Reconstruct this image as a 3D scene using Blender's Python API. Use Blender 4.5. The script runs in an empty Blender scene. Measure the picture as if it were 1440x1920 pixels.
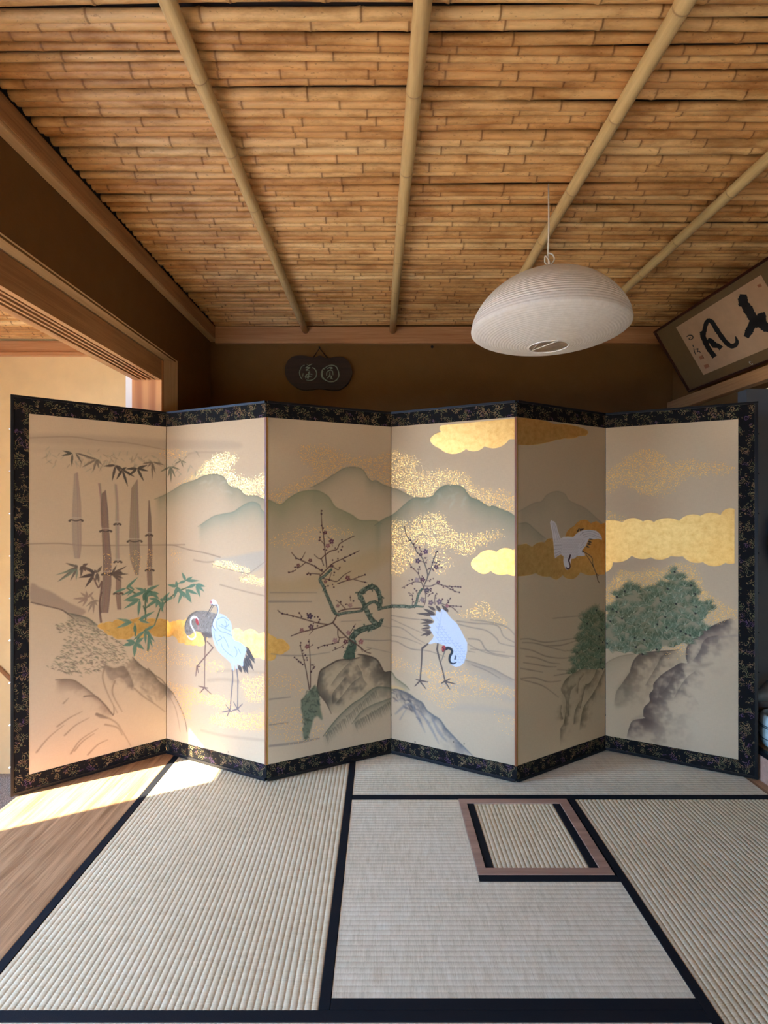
import bpy, bmesh, math, random
import numpy as np
from mathutils import Vector, Matrix

R = random.Random(7)
C = bpy.context.scene.collection
SC = bpy.context.scene

# ------------------------------------------------------------------ camera
F, H, VX, VY = 964.0, 1.17, 716.0, 956.0          # focal length in pixels, eye height, vanishing point


def on_y(x, y, Y):
    """photo pixel -> world point on the plane at depth Y"""
    return Vector(((x - VX) * Y / F, Y, H - (y - VY) * Y / F))


def on_floor(x, y, z=0.0):
    Y = (H - z) * F / (y - VY)
    return Vector(((x - VX) * Y / F, Y, z))


cam = bpy.data.cameras.new('camera')
cam.sensor_width = 36.0
cam.lens = 36.0 * F / 1920.0
cam.shift_x = 4.0 / 1920.0
cam.shift_y = -4.0 / 1920.0
cam.clip_start = 0.02
camo = bpy.data.objects.new('camera', cam)
C.objects.link(camo)
camo.location = (0, 0, H)
camo.rotation_euler = (math.pi / 2, 0, 0)
SC.camera = camo


# ------------------------------------------------------------------ materials
def lin(c):
    out = []
    for v in c[:3]:
        v = v / 255.0
        out.append(v / 12.92 if v <= 0.04045 else ((v + 0.055) / 1.055) ** 2.4)
    return (out[0], out[1], out[2], 1.0)


class NT:
    def __init__(self, name):
        self.m = bpy.data.materials.new(name)
        self.m.use_nodes = True
        self.t = self.m.node_tree
        self.b = self.t.nodes['Principled BSDF']
        self.out = self.t.nodes['Material Output']

    def n(self, typ, **kw):
        nd = self.t.nodes.new(typ)
        for k, v in kw.items():
            setattr(nd, k, v)
        return nd

    def l(self, a, b):
        self.t.links.new(a, b)

    def coord(self, kind='Object', scale=(1, 1, 1), rot=(0, 0, 0), loc=(0, 0, 0)):
        tc = self.n('ShaderNodeTexCoord')
        mp = self.n('ShaderNodeMapping')
        mp.inputs['Scale'].default_value = scale
        mp.inputs['Rotation'].default_value = rot
        mp.inputs['Location'].default_value = loc
        self.l(tc.outputs[kind], mp.inputs['Vector'])
        return mp.outputs['Vector']

    def noise(self, vec, scale, detail=4.0, rough=0.55, dist=0.0):
        nd = self.n('ShaderNodeTexNoise')
        nd.inputs['Scale'].default_value = scale
        nd.inputs['Detail'].default_value = detail
        nd.inputs['Roughness'].default_value = rough
        nd.inputs['Distortion'].default_value = dist
        if vec is not None:
            self.l(vec, nd.inputs['Vector'])
        return nd.outputs['Fac']

    def ramp(self, fac, stops):
        nd = self.n('ShaderNodeValToRGB')
        el = nd.color_ramp.elements
        while len(el) < len(stops):
            el.new(0.5)
        for e, (p, c) in zip(el, stops):
            e.position = p
            e.color = c if len(c) == 4 else lin(c)
        self.l(fac, nd.inputs['Fac'])
        return nd.outputs['Color']

    def mix(self, fac, a, b, mode='MIX'):
        nd = self.n('ShaderNodeMix', data_type='RGBA', blend_type=mode)
        if isinstance(fac, (int, float)):
            nd.inputs[0].default_value = fac
        else:
            self.l(fac, nd.inputs[0])
        for k, v in ((6, a), (7, b)):
            if isinstance(v, tuple):
                nd.inputs[k].default_value = v
            else:
                self.l(v, nd.inputs[k])
        return nd.outputs[2]

    def math(self, op, a, b=None, c=None, clamp=False):
        nd = self.n('ShaderNodeMath', operation=op)
        nd.use_clamp = clamp
        for k, v in enumerate((a, b, c)):
            if v is None:
                continue
            if isinstance(v, (int, float)):
                nd.inputs[k].default_value = v
            else:
                self.l(v, nd.inputs[k])
        return nd.outputs[0]

    def bump(self, h, strength=0.3, dist=0.01):
        nd = self.n('ShaderNodeBump')
        nd.inputs['Strength'].default_value = strength
        nd.inputs['Distance'].default_value = dist
        self.l(h, nd.inputs['Height'])
        self.l(nd.outputs['Normal'], self.b.inputs['Normal'])

    def set(self, **kw):
        for k, v in kw.items():
            s = self.b.inputs[k.replace('_', ' ')]
            if hasattr(v, 'is_output'):
                self.l(v, s)
            else:
                s.default_value = v
        return self


def m_plain(name, col, rough=0.6, var=0.12, scale=18.0, metallic=0.0, bump=0.0, spec=0.5):
    t = NT(name)
    v = t.coord()
    f = t.noise(v, scale, 5)
    c = lin(col)
    lo = tuple(x * (1 - var) for x in c[:3]) + (1,)
    hi = tuple(min(1, x * (1 + var)) for x in c[:3]) + (1,)
    t.set(Base_Color=t.ramp(f, [(0.3, lo), (0.7, hi)]), Roughness=rough, Metallic=metallic, Specular_IOR_Level=spec)
    if bump:
        t.bump(t.noise(t.coord(), scale * 8, 3), bump, 0.004)
    return t.m


def m_wood(name, a, b, axis='Y', ring=26.0, rough=0.5, spec=0.4, fig=0.0):
    """straight-grained timber, grain running along the given axis"""
    t = NT(name)
    k = {'X': (0.05, 1, 1), 'Y': (1, 0.05, 1), 'Z': (1, 1, 0.05)}[axis]
    v = t.coord(scale=k)
    w = t.noise(v, ring, 3, 0.6, 0.6)
    fine = t.noise(t.coord(scale=tuple(0.02 if q < 1 else 1 for q in k)), ring * 9, 2, 0.7)
    f = t.math('ADD', t.math('MULTIPLY', w, 0.65), t.math('MULTIPLY', fine, 0.35))
    if fig:
        wv = t.n('ShaderNodeTexWave', wave_type='RINGS', rings_direction={'X': 'X', 'Y': 'Y', 'Z': 'Z'}[axis])
        wv.inputs['Scale'].default_value = fig
        wv.inputs['Distortion'].default_value = 5.0
        wv.inputs['Detail'].default_value = 2.0
        t.l(v, wv.inputs['Vector'])
        f = t.math('ADD', t.math('MULTIPLY', f, 0.6), t.math('MULTIPLY', wv.outputs['Fac'], 0.4))
    t.set(Base_Color=t.ramp(f, [(0.36, a), (0.62, b)]), Roughness=rough, Specular_IOR_Level=spec)
    t.bump(fine, 0.12, 0.003)
    return t.m


# ------------------------------------------------------------------ mesh helpers
def new_obj(name, me, mat=None, parent=None, loc=(0, 0, 0), mats=None):
    o = bpy.data.objects.new(name, me)
    C.objects.link(o)
    o.location = loc
    if mat is not None:
        me.materials.append(mat)
    for m in (mats or []):
        me.materials.append(m)
    if parent is not None:
        o.parent = parent
    return o


def from_bm(name, bm, mat=None, parent=None, smooth=False, loc=(0, 0, 0), mats=None):
    bmesh.ops.recalc_face_normals(bm, faces=bm.faces)
    me = bpy.data.meshes.new(name)
    bm.to_mesh(me)
    bm.free()
    if smooth:
        for p in me.polygons:
            p.use_smooth = True
    return new_obj(name, me, mat, parent, loc, mats)


def add_box(bm, lo, hi, bevel=0.0, mi=0):
    lo, hi = Vector(lo), Vector(hi)
    vs = [bm.verts.new((x, y, z)) for x in (lo.x, hi.x) for y in (lo.y, hi.y) for z in (lo.z, hi.z)]
    q = [(0, 1, 3, 2), (4, 6, 7, 5), (0, 4, 5, 1), (2, 3, 7, 6), (0, 2, 6, 4), (1, 5, 7, 3)]
    fs = [bm.faces.new([vs[i] for i in f]) for f in q]
    for f in fs:
        f.material_index = mi
    if bevel:
        es = list({e for f in fs for e in f.edges})
        bmesh.ops.bevel(bm, geom=es, offset=bevel, segments=2, affect='EDGES', profile=0.7)
    return fs


def box(name, lo, hi, mat, parent=None, bevel=0.0):
    bm = bmesh.new()
    add_box(bm, lo, hi, bevel)
    return from_bm(name, bm, mat, parent)


def add_tube(bm, pts, rad, seg=8, cap=True, closed=False, squash=1.0):
    """tube along a polyline; rad a number or a list"""
    pts = [Vector(p) for p in pts]
    n = len(pts)
    rings = []
    up = None
    for i, p in enumerate(pts):
        a = pts[(i - 1) % n] if (closed or i > 0) else p
        b = pts[(i + 1) % n] if (closed or i < n - 1) else p
        d = (b - a).normalized()
        if up is None:
            up = Vector((0, 0, 1)) if abs(d.z) < 0.9 else Vector((0, 1, 0))
        s = d.cross(up)
        if s.length < 1e-6:
            s = d.cross(Vector((1, 0, 0)))
        s.normalize()
        u = s.cross(d).normalized()
        up = u
        r = rad[i] if isinstance(rad, (list, tuple)) else rad
        rings.append([bm.verts.new(p + (s * math.cos(t) + u * math.sin(t) * squash) * r)
                      for t in [2 * math.pi * k / seg for k in range(seg)]])
    m = n if closed else n - 1
    for i in range(m):
        A, B = rings[i], rings[(i + 1) % n]
        for k in range(seg):
            f = bm.faces.new((A[k], A[(k + 1) % seg], B[(k + 1) % seg], B[k]))
            f.smooth = True
    if cap and not closed:
        bm.faces.new(rings[0][::-1])
        bm.faces.new(rings[-1])
    return rings


def add_lathe(bm, prof, seg=48, centre=(0, 0, 0)):
    c = Vector(centre)
    rings = []
    for r, z in prof:
        if r < 1e-6:
            rings.append([bm.verts.new(c + Vector((0, 0, z)))])
        else:
            rings.append([bm.verts.new(c + Vector((r * math.cos(2 * math.pi * k / seg), r * math.sin(2 * math.pi * k / seg), z)))
                          for k in range(seg)])
    for A, B in zip(rings, rings[1:]):
        for k in range(seg):
            q = []
            for v in (A[k % len(A)], A[(k + 1) % len(A)], B[(k + 1) % len(B)], B[k % len(B)]):
                if v not in q:
                    q.append(v)
            if len(q) > 2:
                f = bm.faces.new(q)
                f.smooth = True


def smooth_pts(pts, n=6, closed=False):
    """Catmull-Rom through the points"""
    P = np.asarray(pts, float)
    m = len(P)
    if m < 3:
        return P
    out = []
    rng = range(m) if closed else range(m - 1)
    for i in rng:
        p0 = P[(i - 1) % m] if (closed or i > 0) else P[0]
        p1, p2 = P[i], P[(i + 1) % m]
        p3 = P[(i + 2) % m] if (closed or i + 2 < m) else P[-1]
        for k in range(n):
            t = k / n
            out.append(0.5 * (2 * p1 + (p2 - p0) * t + (2 * p0 - 5 * p1 + 4 * p2 - p3) * t * t + (3 * p1 - p0 - 3 * p2 + p3) * t ** 3))
    if not closed:
        out.append(P[-1])
    return np.array(out)


def thing(name, label, cat, loc=(0, 0, 0), group=None):
    o = bpy.data.objects.new(name, None)
    C.objects.link(o)
    o.location = loc
    o.empty_display_size = 0.1
    return tag(o, label, cat, group)


def tag(o, label, cat, group=None):
    o['label'] = label
    o['category'] = cat
    if group:
        o['group'] = group
    return o


def struct(o):
    o['kind'] = 'structure'
    return o
# ------------------------------------------------------------------ the painted silk of the folding screen
# fold points (front faces) from left to right, on the floor
FOLD = [(-1.510, 2.090), (-1.034, 2.468), (-0.496, 2.210), (0.044, 2.468), (0.577, 2.200), (1.087, 2.500), (1.629, 2.225)]
SCREEN_H, SCREEN_Z = 1.637, 0.003
SILK_LO, SILK_HI = 0.073, 1.569
SIDE_L, SIDE_R = 0.062, 0.072           # brocade + lacquer at the two outer edges
STEP = 0.0023
SILK = (207, 178, 139)


class Silk:
    def __init__(self, i):
        P, Q = Vector(FOLD[i]), Vector(FOLD[i + 1])
        self.P, self.L = P, (Q - P).length
        self.d = (Q - P) / self.L
        self.s0 = SIDE_L if i == 0 else 0.0016
        self.s1 = self.L - (SIDE_R if i == 5 else 0.0016)
        self.w = int((self.s1 - self.s0) / STEP) + 1
        self.h = int((SILK_HI - SILK_LO) / STEP) + 1
        self.S = np.linspace(self.s0, self.s1, self.w)
        self.Z = np.linspace(SILK_LO, SILK_HI, self.h)
        self.rgb = np.empty((self.h, self.w, 3))
        self.rgb[:] = SILK
        self.leaf = np.zeros((self.h, self.w))
        self.fleck = np.zeros((self.h, self.w))

    def to(self, pts):
        """photo pixels -> raster (column, row)"""
        p = np.asarray(pts, float)
        r = (p[:, 0] - VX) / F
        s = (r * self.P.y - self.P.x) / (self.d.x - r * self.d.y)
        Y = self.P.y + self.d.y * s
        z = H - (p[:, 1] - VY) * Y / F
        return np.stack([(s - self.s0) / (self.s1 - self.s0) * (self.w - 1),
                         (z - SILK_LO) / (SILK_HI - SILK_LO) * (self.h - 1)], 1)


SILKS = [Silk(i) for i in range(6)]
PXW = 1.06        # raster cells per photo pixel, about
rs = np.random.RandomState(5)

CROPS = {'A': (0, 720, 4.5), 'B': (0, 1080, 4.3625), 'C': (290, 740, 5.052), 'D': (290, 1080, 4.8), 'E': (490, 740, 5.0538),
         'F': (490, 1080, 4.8), 'G': (720, 740, 5.0519), 'H': (720, 1080, 4.6815), 'I': (960, 740, 5.0526), 'J': (960, 1080, 4.684),
         'K': (1120, 740, 4.5), 'L': (1120, 1080, 4.5), 'M': (330, 1100, 7.682), 'N': (740, 1100, 9.0), 'O': (1010, 960, 11.077),
         'P': (500, 940, 6.0), 'Q': (1050, 1050, 4.235), 'R': (50, 820, 4.8), 'S': (90, 1020, 4.645), 'U': (740, 960, 9.0),
         'V': (525, 645, 9.931), 'W': (1220, 460, 6.4), 'X': (0, 0, 1.0)}


def px(k, pts):
    ox, oy, s = CROPS[k]
    return [(ox + a / s, oy + b / s) for a, b in pts]


def box_blur(m, r):
    for _ in range(2):
        for ax in (0, 1):
            k = int(max(1, r))
            pad = [(0, 0), (0, 0)]
            pad[ax] = (k + 1, k)
            c = np.cumsum(np.pad(m, pad, mode='edge'), axis=ax)
            n = m.shape[ax]
            if ax == 0:
                m = (c[2 * k + 1:2 * k + 1 + n] - c[:n]) / (2 * k + 1)
            else:
                m = (c[:, 2 * k + 1:2 * k + 1 + n] - c[:, :n]) / (2 * k + 1)
    return m


def poly_mask(sk, pts, soft=0.0):
    q = sk.to(pts)
    pad = 2 + int(soft * 3)
    x0, x1 = max(0, int(q[:, 0].min()) - pad), min(sk.w, int(q[:, 0].max()) + pad + 2)
    y0, y1 = max(0, int(q[:, 1].min()) - pad), min(sk.h, int(q[:, 1].max()) + pad + 2)
    if x1 <= x0 or y1 <= y0:
        return None
    ss = 3 if soft < 2 else 1
    xs = (np.arange((x1 - x0) * ss) + 0.5) / ss - 0.5 + x0
    ys = (np.arange((y1 - y0) * ss) + 0.5) / ss - 0.5 + y0
    m = np.zeros((len(ys), len(xs)), bool)
    n = len(q)
    for i in range(n):
        (ax, ay), (bx, by) = q[i], q[(i + 1) % n]
        if ay == by:
            continue
        lo, hi = min(ay, by), max(ay, by)
        rows = np.where((ys >= lo) & (ys < hi))[0]
        if not len(rows):
            continue
        xi = ax + (ys[rows] - ay) / (by - ay) * (bx - ax)
        m[rows] ^= xs[None, :] > xi[:, None]
    m = m.astype(float)
    if ss > 1:
        m = m.reshape(y1 - y0, ss, x1 - x0, ss).mean((1, 3))
    if soft >= 1:
        m = box_blur(m, soft * 0.6)
    return (slice(y0, y1), slice(x0, x1)), m


def stroke_mask(sk, pts, w, soft=0.6):
    q = sk.to(pts)
    n = len(q)
    ws = np.interp(np.linspace(0, 1, n), np.linspace(0, 1, len(w)), w) if hasattr(w, '__len__') else np.full(n, float(w))
    ws = ws * PXW * 0.5
    pad = int(ws.max() + soft * 2 + 2)
    x0, x1 = max(0, int(q[:, 0].min()) - pad), min(sk.w, int(q[:, 0].max()) + pad + 1)
    y0, y1 = max(0, int(q[:, 1].min()) - pad), min(sk.h, int(q[:, 1].max()) + pad + 1)
    if x1 <= x0 or y1 <= y0:
        return None
    m = np.zeros((y1 - y0, x1 - x0))
    for i in range(n - 1):
        a, b = q[i], q[i + 1]
        p = int(max(ws[i], ws[i + 1]) + soft * 2 + 2)
        u0, u1 = max(x0, int(min(a[0], b[0])) - p), min(x1, int(max(a[0], b[0])) + p + 1)
        v0, v1 = max(y0, int(min(a[1], b[1])) - p), min(y1, int(max(a[1], b[1])) + p + 1)
        if u1 <= u0 or v1 <= v0:
            continue
        gx, gy = np.meshgrid(np.arange(u0, u1), np.arange(v0, v1))
        d = b - a
        L2 = max(1e-9, d @ d)
        t = np.clip(((gx - a[0]) * d[0] + (gy - a[1]) * d[1]) / L2, 0, 1)
        dist = np.hypot(gx - a[0] - t * d[0], gy - a[1] - t * d[1])
        r = ws[i] + t * (ws[i + 1] - ws[i])
        c = np.clip((r - dist) / (2 * soft) + 0.5, 0, 1) * np.clip(r / 0.5, 0, 1)
        sub = m[v0 - y0:v1 - y0, u0 - x0:u1 - x0]
        np.maximum(sub, c, out=sub)
    return (slice(y0, y1), slice(x0, x1)), m


def put(sk, mk, col, a, dry=0.0):
    if mk is None:
        return
    sl, m = mk
    m = m * a
    if dry:
        m = m * (1 - dry * rs.rand(*m.shape))
    sk.rgb[sl] = sk.rgb[sl] * (1 - m[..., None]) + np.array(col, float) * m[..., None]
    sk.leaf[sl] *= (1 - m)
    sk.fleck[sl] *= (1 - np.clip(m * 1.7, 0, 1))


def fill(ps, pts, col, a=1.0, soft=0.0, smooth=True, dry=0.0):
    if smooth:
        pts = smooth_pts(pts, 5, True)
    for i in ps:
        put(SILKS[i], poly_mask(SILKS[i], pts, soft), col, a, dry)


def line(ps, pts, w, col, a=1.0, soft=0.6, smooth=True, dry=0.0):
    if smooth and len(pts) > 2:
        pts = smooth_pts(pts, 5)
    else:
        pts = np.asarray(pts, float)
    for i in ps:
        put(SILKS[i], stroke_mask(SILKS[i], pts, w, soft), col, a, dry)


def gold(ps, pts, smooth=True):
    if smooth:
        pts = smooth_pts(pts, 6, True)
    for i in ps:
        mk = poly_mask(SILKS[i], pts)
        if mk is None:
            continue
        sl, m = mk
        sk = SILKS[i]
        sk.leaf[sl] = np.maximum(sk.leaf[sl], m)
        sk.fleck[sl] *= (1 - m)


def scallop(pts, bulge=0.18):
    """cloud outline: every side swells into a round lobe"""
    P = [np.array(p, float) for p in pts]
    cen = sum(P) / len(P)
    out = []
    for i, a in enumerate(P):
        b = P[(i + 1) % len(P)]
        d = b - a
        L = np.hypot(*d)
        nrm = np.array([d[1], -d[0]]) / max(L, 1e-6)
        if (a + b) @ nrm / 2 - cen @ nrm < 0:
            nrm = -nrm
        for t in np.linspace(0, 1, 9)[:-1]:
            out.append(a + d * t + nrm * L * bulge * math.sin(math.pi * t) ** 0.8)
    return np.array(out)


def flecks(ps, pts, dens=0.6, soft=9.0, wash=0.0):
    pts = smooth_pts(pts, 4, True)
    for i in ps:
        sk = SILKS[i]
        mk = poly_mask(sk, pts, soft)
        if mk is None:
            continue
        sl, m = mk
        sk.fleck[sl] = np.maximum(sk.fleck[sl], m * dens)
        if wash:
            w = m[..., None] * wash * 0.4
            sk.rgb[sl] = sk.rgb[sl] * (1 - w) + np.array((206, 172, 112.0)) * w * 1.0


def ridge(ps, pts, depth, col, a, edge=0.0, power=1.0, up=False, clear=0.0):
    """a mountain: colour strongest under its outline and fading downward"""
    pts = smooth_pts(pts, 6)
    for i in ps:
        sk = SILKS[i]
        q = sk.to(pts)
        o = np.argsort(q[:, 0], kind='stable')
        q = q[o]
        xs = np.arange(sk.w)
        ins = (xs >= q[0, 0]) & (xs <= q[-1, 0])
        if not ins.any():
            continue
        rz = np.interp(xs, q[:, 0], q[:, 1])
        rr = np.arange(sk.h)[:, None]
        dd = (rr - rz[None]) if up else (rz[None] - rr)
        m = np.where(dd > -0.5, np.exp(-(np.maximum(dd, 0) / (depth * PXW)) ** power), 0) * np.clip(dd + 0.5, 0, 1)
        fade = np.clip(np.minimum(xs - q[0, 0], q[-1, 0] - xs) / 10.0, 0, 1)
        fade[xs <= 12] = 1 if q[0, 0] < 0 else fade[xs <= 12]
        fade[xs >= sk.w - 12] = 1 if q[-1, 0] > sk.w - 1 else fade[xs >= sk.w - 12]
        m = m * (ins * fade)[None]
        n = box_blur(rs.rand(sk.h, sk.w), 7)
        n = (n - n.min()) / max(1e-6, n.max() - n.min())
        m = m * a * (0.72 + 0.56 * n)
        m = np.clip(m, 0, 1)
        if clear:
            body = np.where(dd > 0, np.exp(-np.maximum(dd, 0) / (clear * PXW)), 0) * (ins * 1.0)[None]
            sk.fleck *= (1 - np.clip(body * 1.5, 0, 1))
        sk.rgb = sk.rgb * (1 - m[..., None]) + np.array(col, float) * m[..., None]
    if edge:
        line(ps, pts, 1.6, tuple(c * 0.8 for c in col), edge, 0.9, smooth=False)


FIELD = []
for sk_ in SILKS:
    f_ = np.zeros((sk_.h, sk_.w))
    for r_, k_ in ((2, 0.5), (5, 0.8), (12, 1.0)):
        n_ = box_blur(rs.rand(sk_.h, sk_.w), r_)
        f_ += k_ * (n_ - n_.mean()) / n_.std()
    FIELD.append(1 / (1 + np.exp(-1.3 * f_)))


def edgewash(ps, pts, width, col, a, side=1, rough=0.8):
    """brushed shade lying along one side of a line and thinning out away from it"""
    pts = smooth_pts(pts, 5)
    for i in ps:
        sk = SILKS[i]
        q = sk.to(pts)
        W = width * PXW
        pad = int(W * 3.2) + 3
        x0, x1 = max(0, int(q[:, 0].min()) - pad), min(sk.w, int(q[:, 0].max()) + pad)
        y0, y1 = max(0, int(q[:, 1].min()) - pad), min(sk.h, int(q[:, 1].max()) + pad)
        if x1 <= x0 or y1 <= y0:
            continue
        gx, gy = np.meshgrid(np.arange(x0, x1), np.arange(y0, y1))
        best = np.full(gx.shape, 1e9)
        sg = np.zeros(gx.shape)
        tt = np.zeros(gx.shape)
        n = len(q)
        for k in range(n - 1):
            A, B = q[k], q[k + 1]
            d = B - A
            L2 = max(1e-9, d @ d)
            t = np.clip(((gx - A[0]) * d[0] + (gy - A[1]) * d[1]) / L2, 0, 1)
            px_, py_ = gx - A[0] - t * d[0], gy - A[1] - t * d[1]
            D = np.hypot(px_, py_)
            c = d[0] * py_ - d[1] * px_
            m = D < best
            best[m] = D[m]
            sg[m] = c[m]
            tt[m] = ((k + t) / (n - 1))[m]
        on = (sg * side >= 0)
        f = FIELD[i][y0:y1, x0:x1]
        ww = W * (1 - rough * 0.7 + rough * 1.4 * f)
        m = np.where(on, np.exp(-(best / ww) ** 1.4), np.clip(0.6 - best, 0, 1))
        m *= np.clip(np.minimum(tt, 1 - tt) / 0.10, 0, 1) * a * (1 - rough * 0.45 + rough * 0.75 * f)
        m = np.clip(m, 0, 1)
        sl = (slice(y0, y1), slice(x0, x1))
        sk.rgb[sl] = sk.rgb[sl] * (1 - m[..., None]) + np.array(col, float) * m[..., None]


def lobes(ps, k, pts):
    """gold cloud from valley points; the third number is how far the side after that point swells"""
    P = px(k, [(a, b) for a, b, _ in pts])
    cen = np.mean(np.array(P), 0)
    out = []
    for i, A in enumerate(P):
        A, B = np.array(A), np.array(P[(i + 1) % len(P)])
        d = B - A
        n = np.array((d[1], -d[0]))
        if ((A + B) / 2 - cen) @ n < 0:
            n = -n
        for t in np.linspace(0, 1, 11)[:-1]:
            out.append(tuple(A + d * t + n * pts[i][2] * math.sin(math.pi * t) ** 0.75))
    gold(ps, out, smooth=False)


def mottle(ps, pts, col, a, n=40, size=(4, 12), soft=2.5, ang=None):
    """irregular ink dabs inside an outline"""
    P = np.asarray(smooth_pts(pts, 4, True))
    lo, hi = P.min(0), P.max(0)
    k = 0
    while k < n:
        p = lo + (hi - lo) * rs.rand(2)
        x, y = p
        c = False
        for i in range(len(P)):
            (ax, ay), (bx, by) = P[i], P[(i + 1) % len(P)]
            if (ay > y) != (by > y) and x < ax + (y - ay) / (by - ay) * (bx - ax):
                c = not c
        k += 1
        if not c:
            continue
        t = rs.rand() * math.pi if ang is None else ang + rs.randn() * 0.25
        r = size[0] + (size[1] - size[0]) * rs.rand()
        d = np.array((math.cos(t), math.sin(t))) * r
        j = rs.randn(2) * r * 0.25
        line(ps, [p - d, p + j, p + d], [0.3, r * 0.5, 0.3], col, a * (0.5 + 0.5 * rs.rand()), soft)


def leaf(ps, a, b, w, col, al=1.0, vein=None):
    a, b = np.array(a, float), np.array(b, float)
    d = b - a
    w = w * 0.78
    n = np.array((-d[1], d[0])) / max(1e-6, np.hypot(*d))
    L = [a, a + d * 0.2 + n * w * 0.42, a + d * 0.45 + n * w * 0.5, a + d * 0.75 + n * w * 0.28, b,
         a + d * 0.75 - n * w * 0.28, a + d * 0.45 - n * w * 0.5, a + d * 0.2 - n * w * 0.42]
    fill(ps, L, col, al, smooth=False)
    if vein:
        line(ps, [a, b], [0.9, 0.5], vein, al * 0.7, 0.5)


def leaves(ps, k, base, tips, w, col, al=1.0, vein=None):
    b = px(k, [base])[0]
    for t in px(k, tips):
        leaf(ps, b, t, w, col, al, vein)


def blossom(ps, c, r, col, al=0.9):
    x, y = c
    t0 = rs.rand() * 6
    for k in range(5):
        t = t0 + k * 2 * math.pi / 5
        line(ps, [(x + r * 0.5 * math.cos(t), y + r * 0.5 * math.sin(t)), (x + r * 0.72 * math.cos(t), y + r * 0.72 * math.sin(t))], r * 0.75, col, al)
    line(ps, [(x, y), (x + 0.1, y)], r * 0.5, (176, 140, 130), al * 0.8)


def buds(ps, k, pts, r=2.6, col=(70, 38, 42)):
    for x, y in px(k, pts):
        line(ps, [(x, y), (x + 0.4, y + 0.3)], r * (0.8 + 0.4 * rs.rand()), col, 0.95)


INK, BRN, GRN = (92, 80, 72), (128, 104, 84), (76, 112, 88)

# ---- ground tone of the silk
for sk in SILKS:
    n1 = box_blur(rs.rand(sk.h, sk.w), 40)
    n1 = (n1 - n1.mean()) / max(1e-6, n1.std())
    sk.rgb *= (1 + 0.012 * n1)[..., None]

# ================= first and second panel
for y0, y1, a in ((822, 836, 0.30), (845, 852, 0.16)):
    fill([0, 1], [(50, y0 - 8), (180, y0 - 6), (312, y0 + 2), (440, y0 + 6), (440, y1 + 6), (312, y1 + 6), (180, y1), (50, y1 - 6)], (158, 136, 110), a, 5)
line([0, 1], px('A', [(240, 455), (600, 445), (860, 480), (1100, 500), (1400, 555)]), 2.0, BRN, 0.35, 1.2)
line([0, 1], px('A', [(240, 1350), (500, 1345), (700, 1362), (1000, 1362), (1400, 1358), (1560, 1355)]), 2.2, BRN, 0.5, 1.0)
line([1], px('C', [(0, 1432), (105, 1425), (190, 1430), (330, 1470), (480, 1500), (620, 1540)]), 2.2, BRN, 0.55, 1.0)
fill([0, 1], px('A', [(240, 1350), (800, 1360), (1500, 1356), (1500, 1440), (800, 1450), (240, 1430)]), (176, 152, 122), 0.18, 7)
# distant mountains of the second panel
MTN1 = px('C', [(0, 990), (110, 940), (180, 900), (260, 850), (380, 810), (450, 775), (520, 755), (580, 752), (640, 770), (672, 805), (700, 850), (740, 880), (790, 885), (830, 920), (870, 955), (950, 955), (1000, 975), (1080, 1005)])
flecks([1], px('C', [(230, 850), (330, 770), (410, 720), (470, 660), (540, 600), (640, 560), (760, 575), (790, 610), (720, 670), (720, 720), (830, 790), (950, 790), (1060, 760), (1075, 980), (960, 960), (840, 950), (740, 890), (660, 810), (580, 760), (440, 790)]), 0.85, 8, 0.2)
flecks([0, 1], px('C', [(60, 520), (300, 530), (320, 560), (200, 600), (60, 600)]), 0.45, 7)
ridge([0, 1], MTN1, 24, (138, 136, 106), 0.75, 0.45, clear=30)
ridge([1], px('C', [(410, 1250), (480, 1200), (560, 1150), (640, 1130), (740, 1110), (800, 1070), (870, 1030), (930, 1015), (990, 1040), (1015, 1090), (1080, 1140)]), 15, (130, 138, 112), 0.75, 0.3)
mottle([1], px('C', [(420, 800), (560, 770), (660, 820), (780, 920), (620, 960), (480, 880)]), (205, 190, 158), 0.4, 22, (4, 9), 2.5)
fill([1], px('C', [(560, 1560), (760, 1530), (1060, 1480), (1060, 1600), (900, 1690), (740, 1650)]), (160, 165, 160), 0.35, 4)
flecks([1], px('C', [(545, 1608), (640, 1565), (760, 1600), (910, 1660), (870, 1690), (700, 1655)]), 0.9, 4)
flecks([1], px('C', [(800, 1755), (880, 1710), (1060, 1750), (1060, 1815), (900, 1785)]), 0.9, 4)
line([1], px('C', [(545, 1608), (700, 1655), (880, 1695)]), 1.4, BRN, 0.5)
line([1], px('C', [(800, 1755), (900, 1690), (1060, 1570)]), 1.4, BRN, 0.35)
line([1], px('C', [(370, 1565), (470, 1585), (560, 1582)]), 2.5, BRN, 0.4, 1.2)
line([1], px('C', [(620, 1800), (840, 1860), (1060, 1910)]), 2.2, BRN, 0.4, 1.0)
line([1], px('C', [(320, 560), (420, 545), (640, 545)]), 3.0, BRN, 0.25, 2.0)
flecks([0, 1], px('C', [(160, 1470), (250, 1500), (220, 1600), (170, 1560)]), 0.25, 5)
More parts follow.
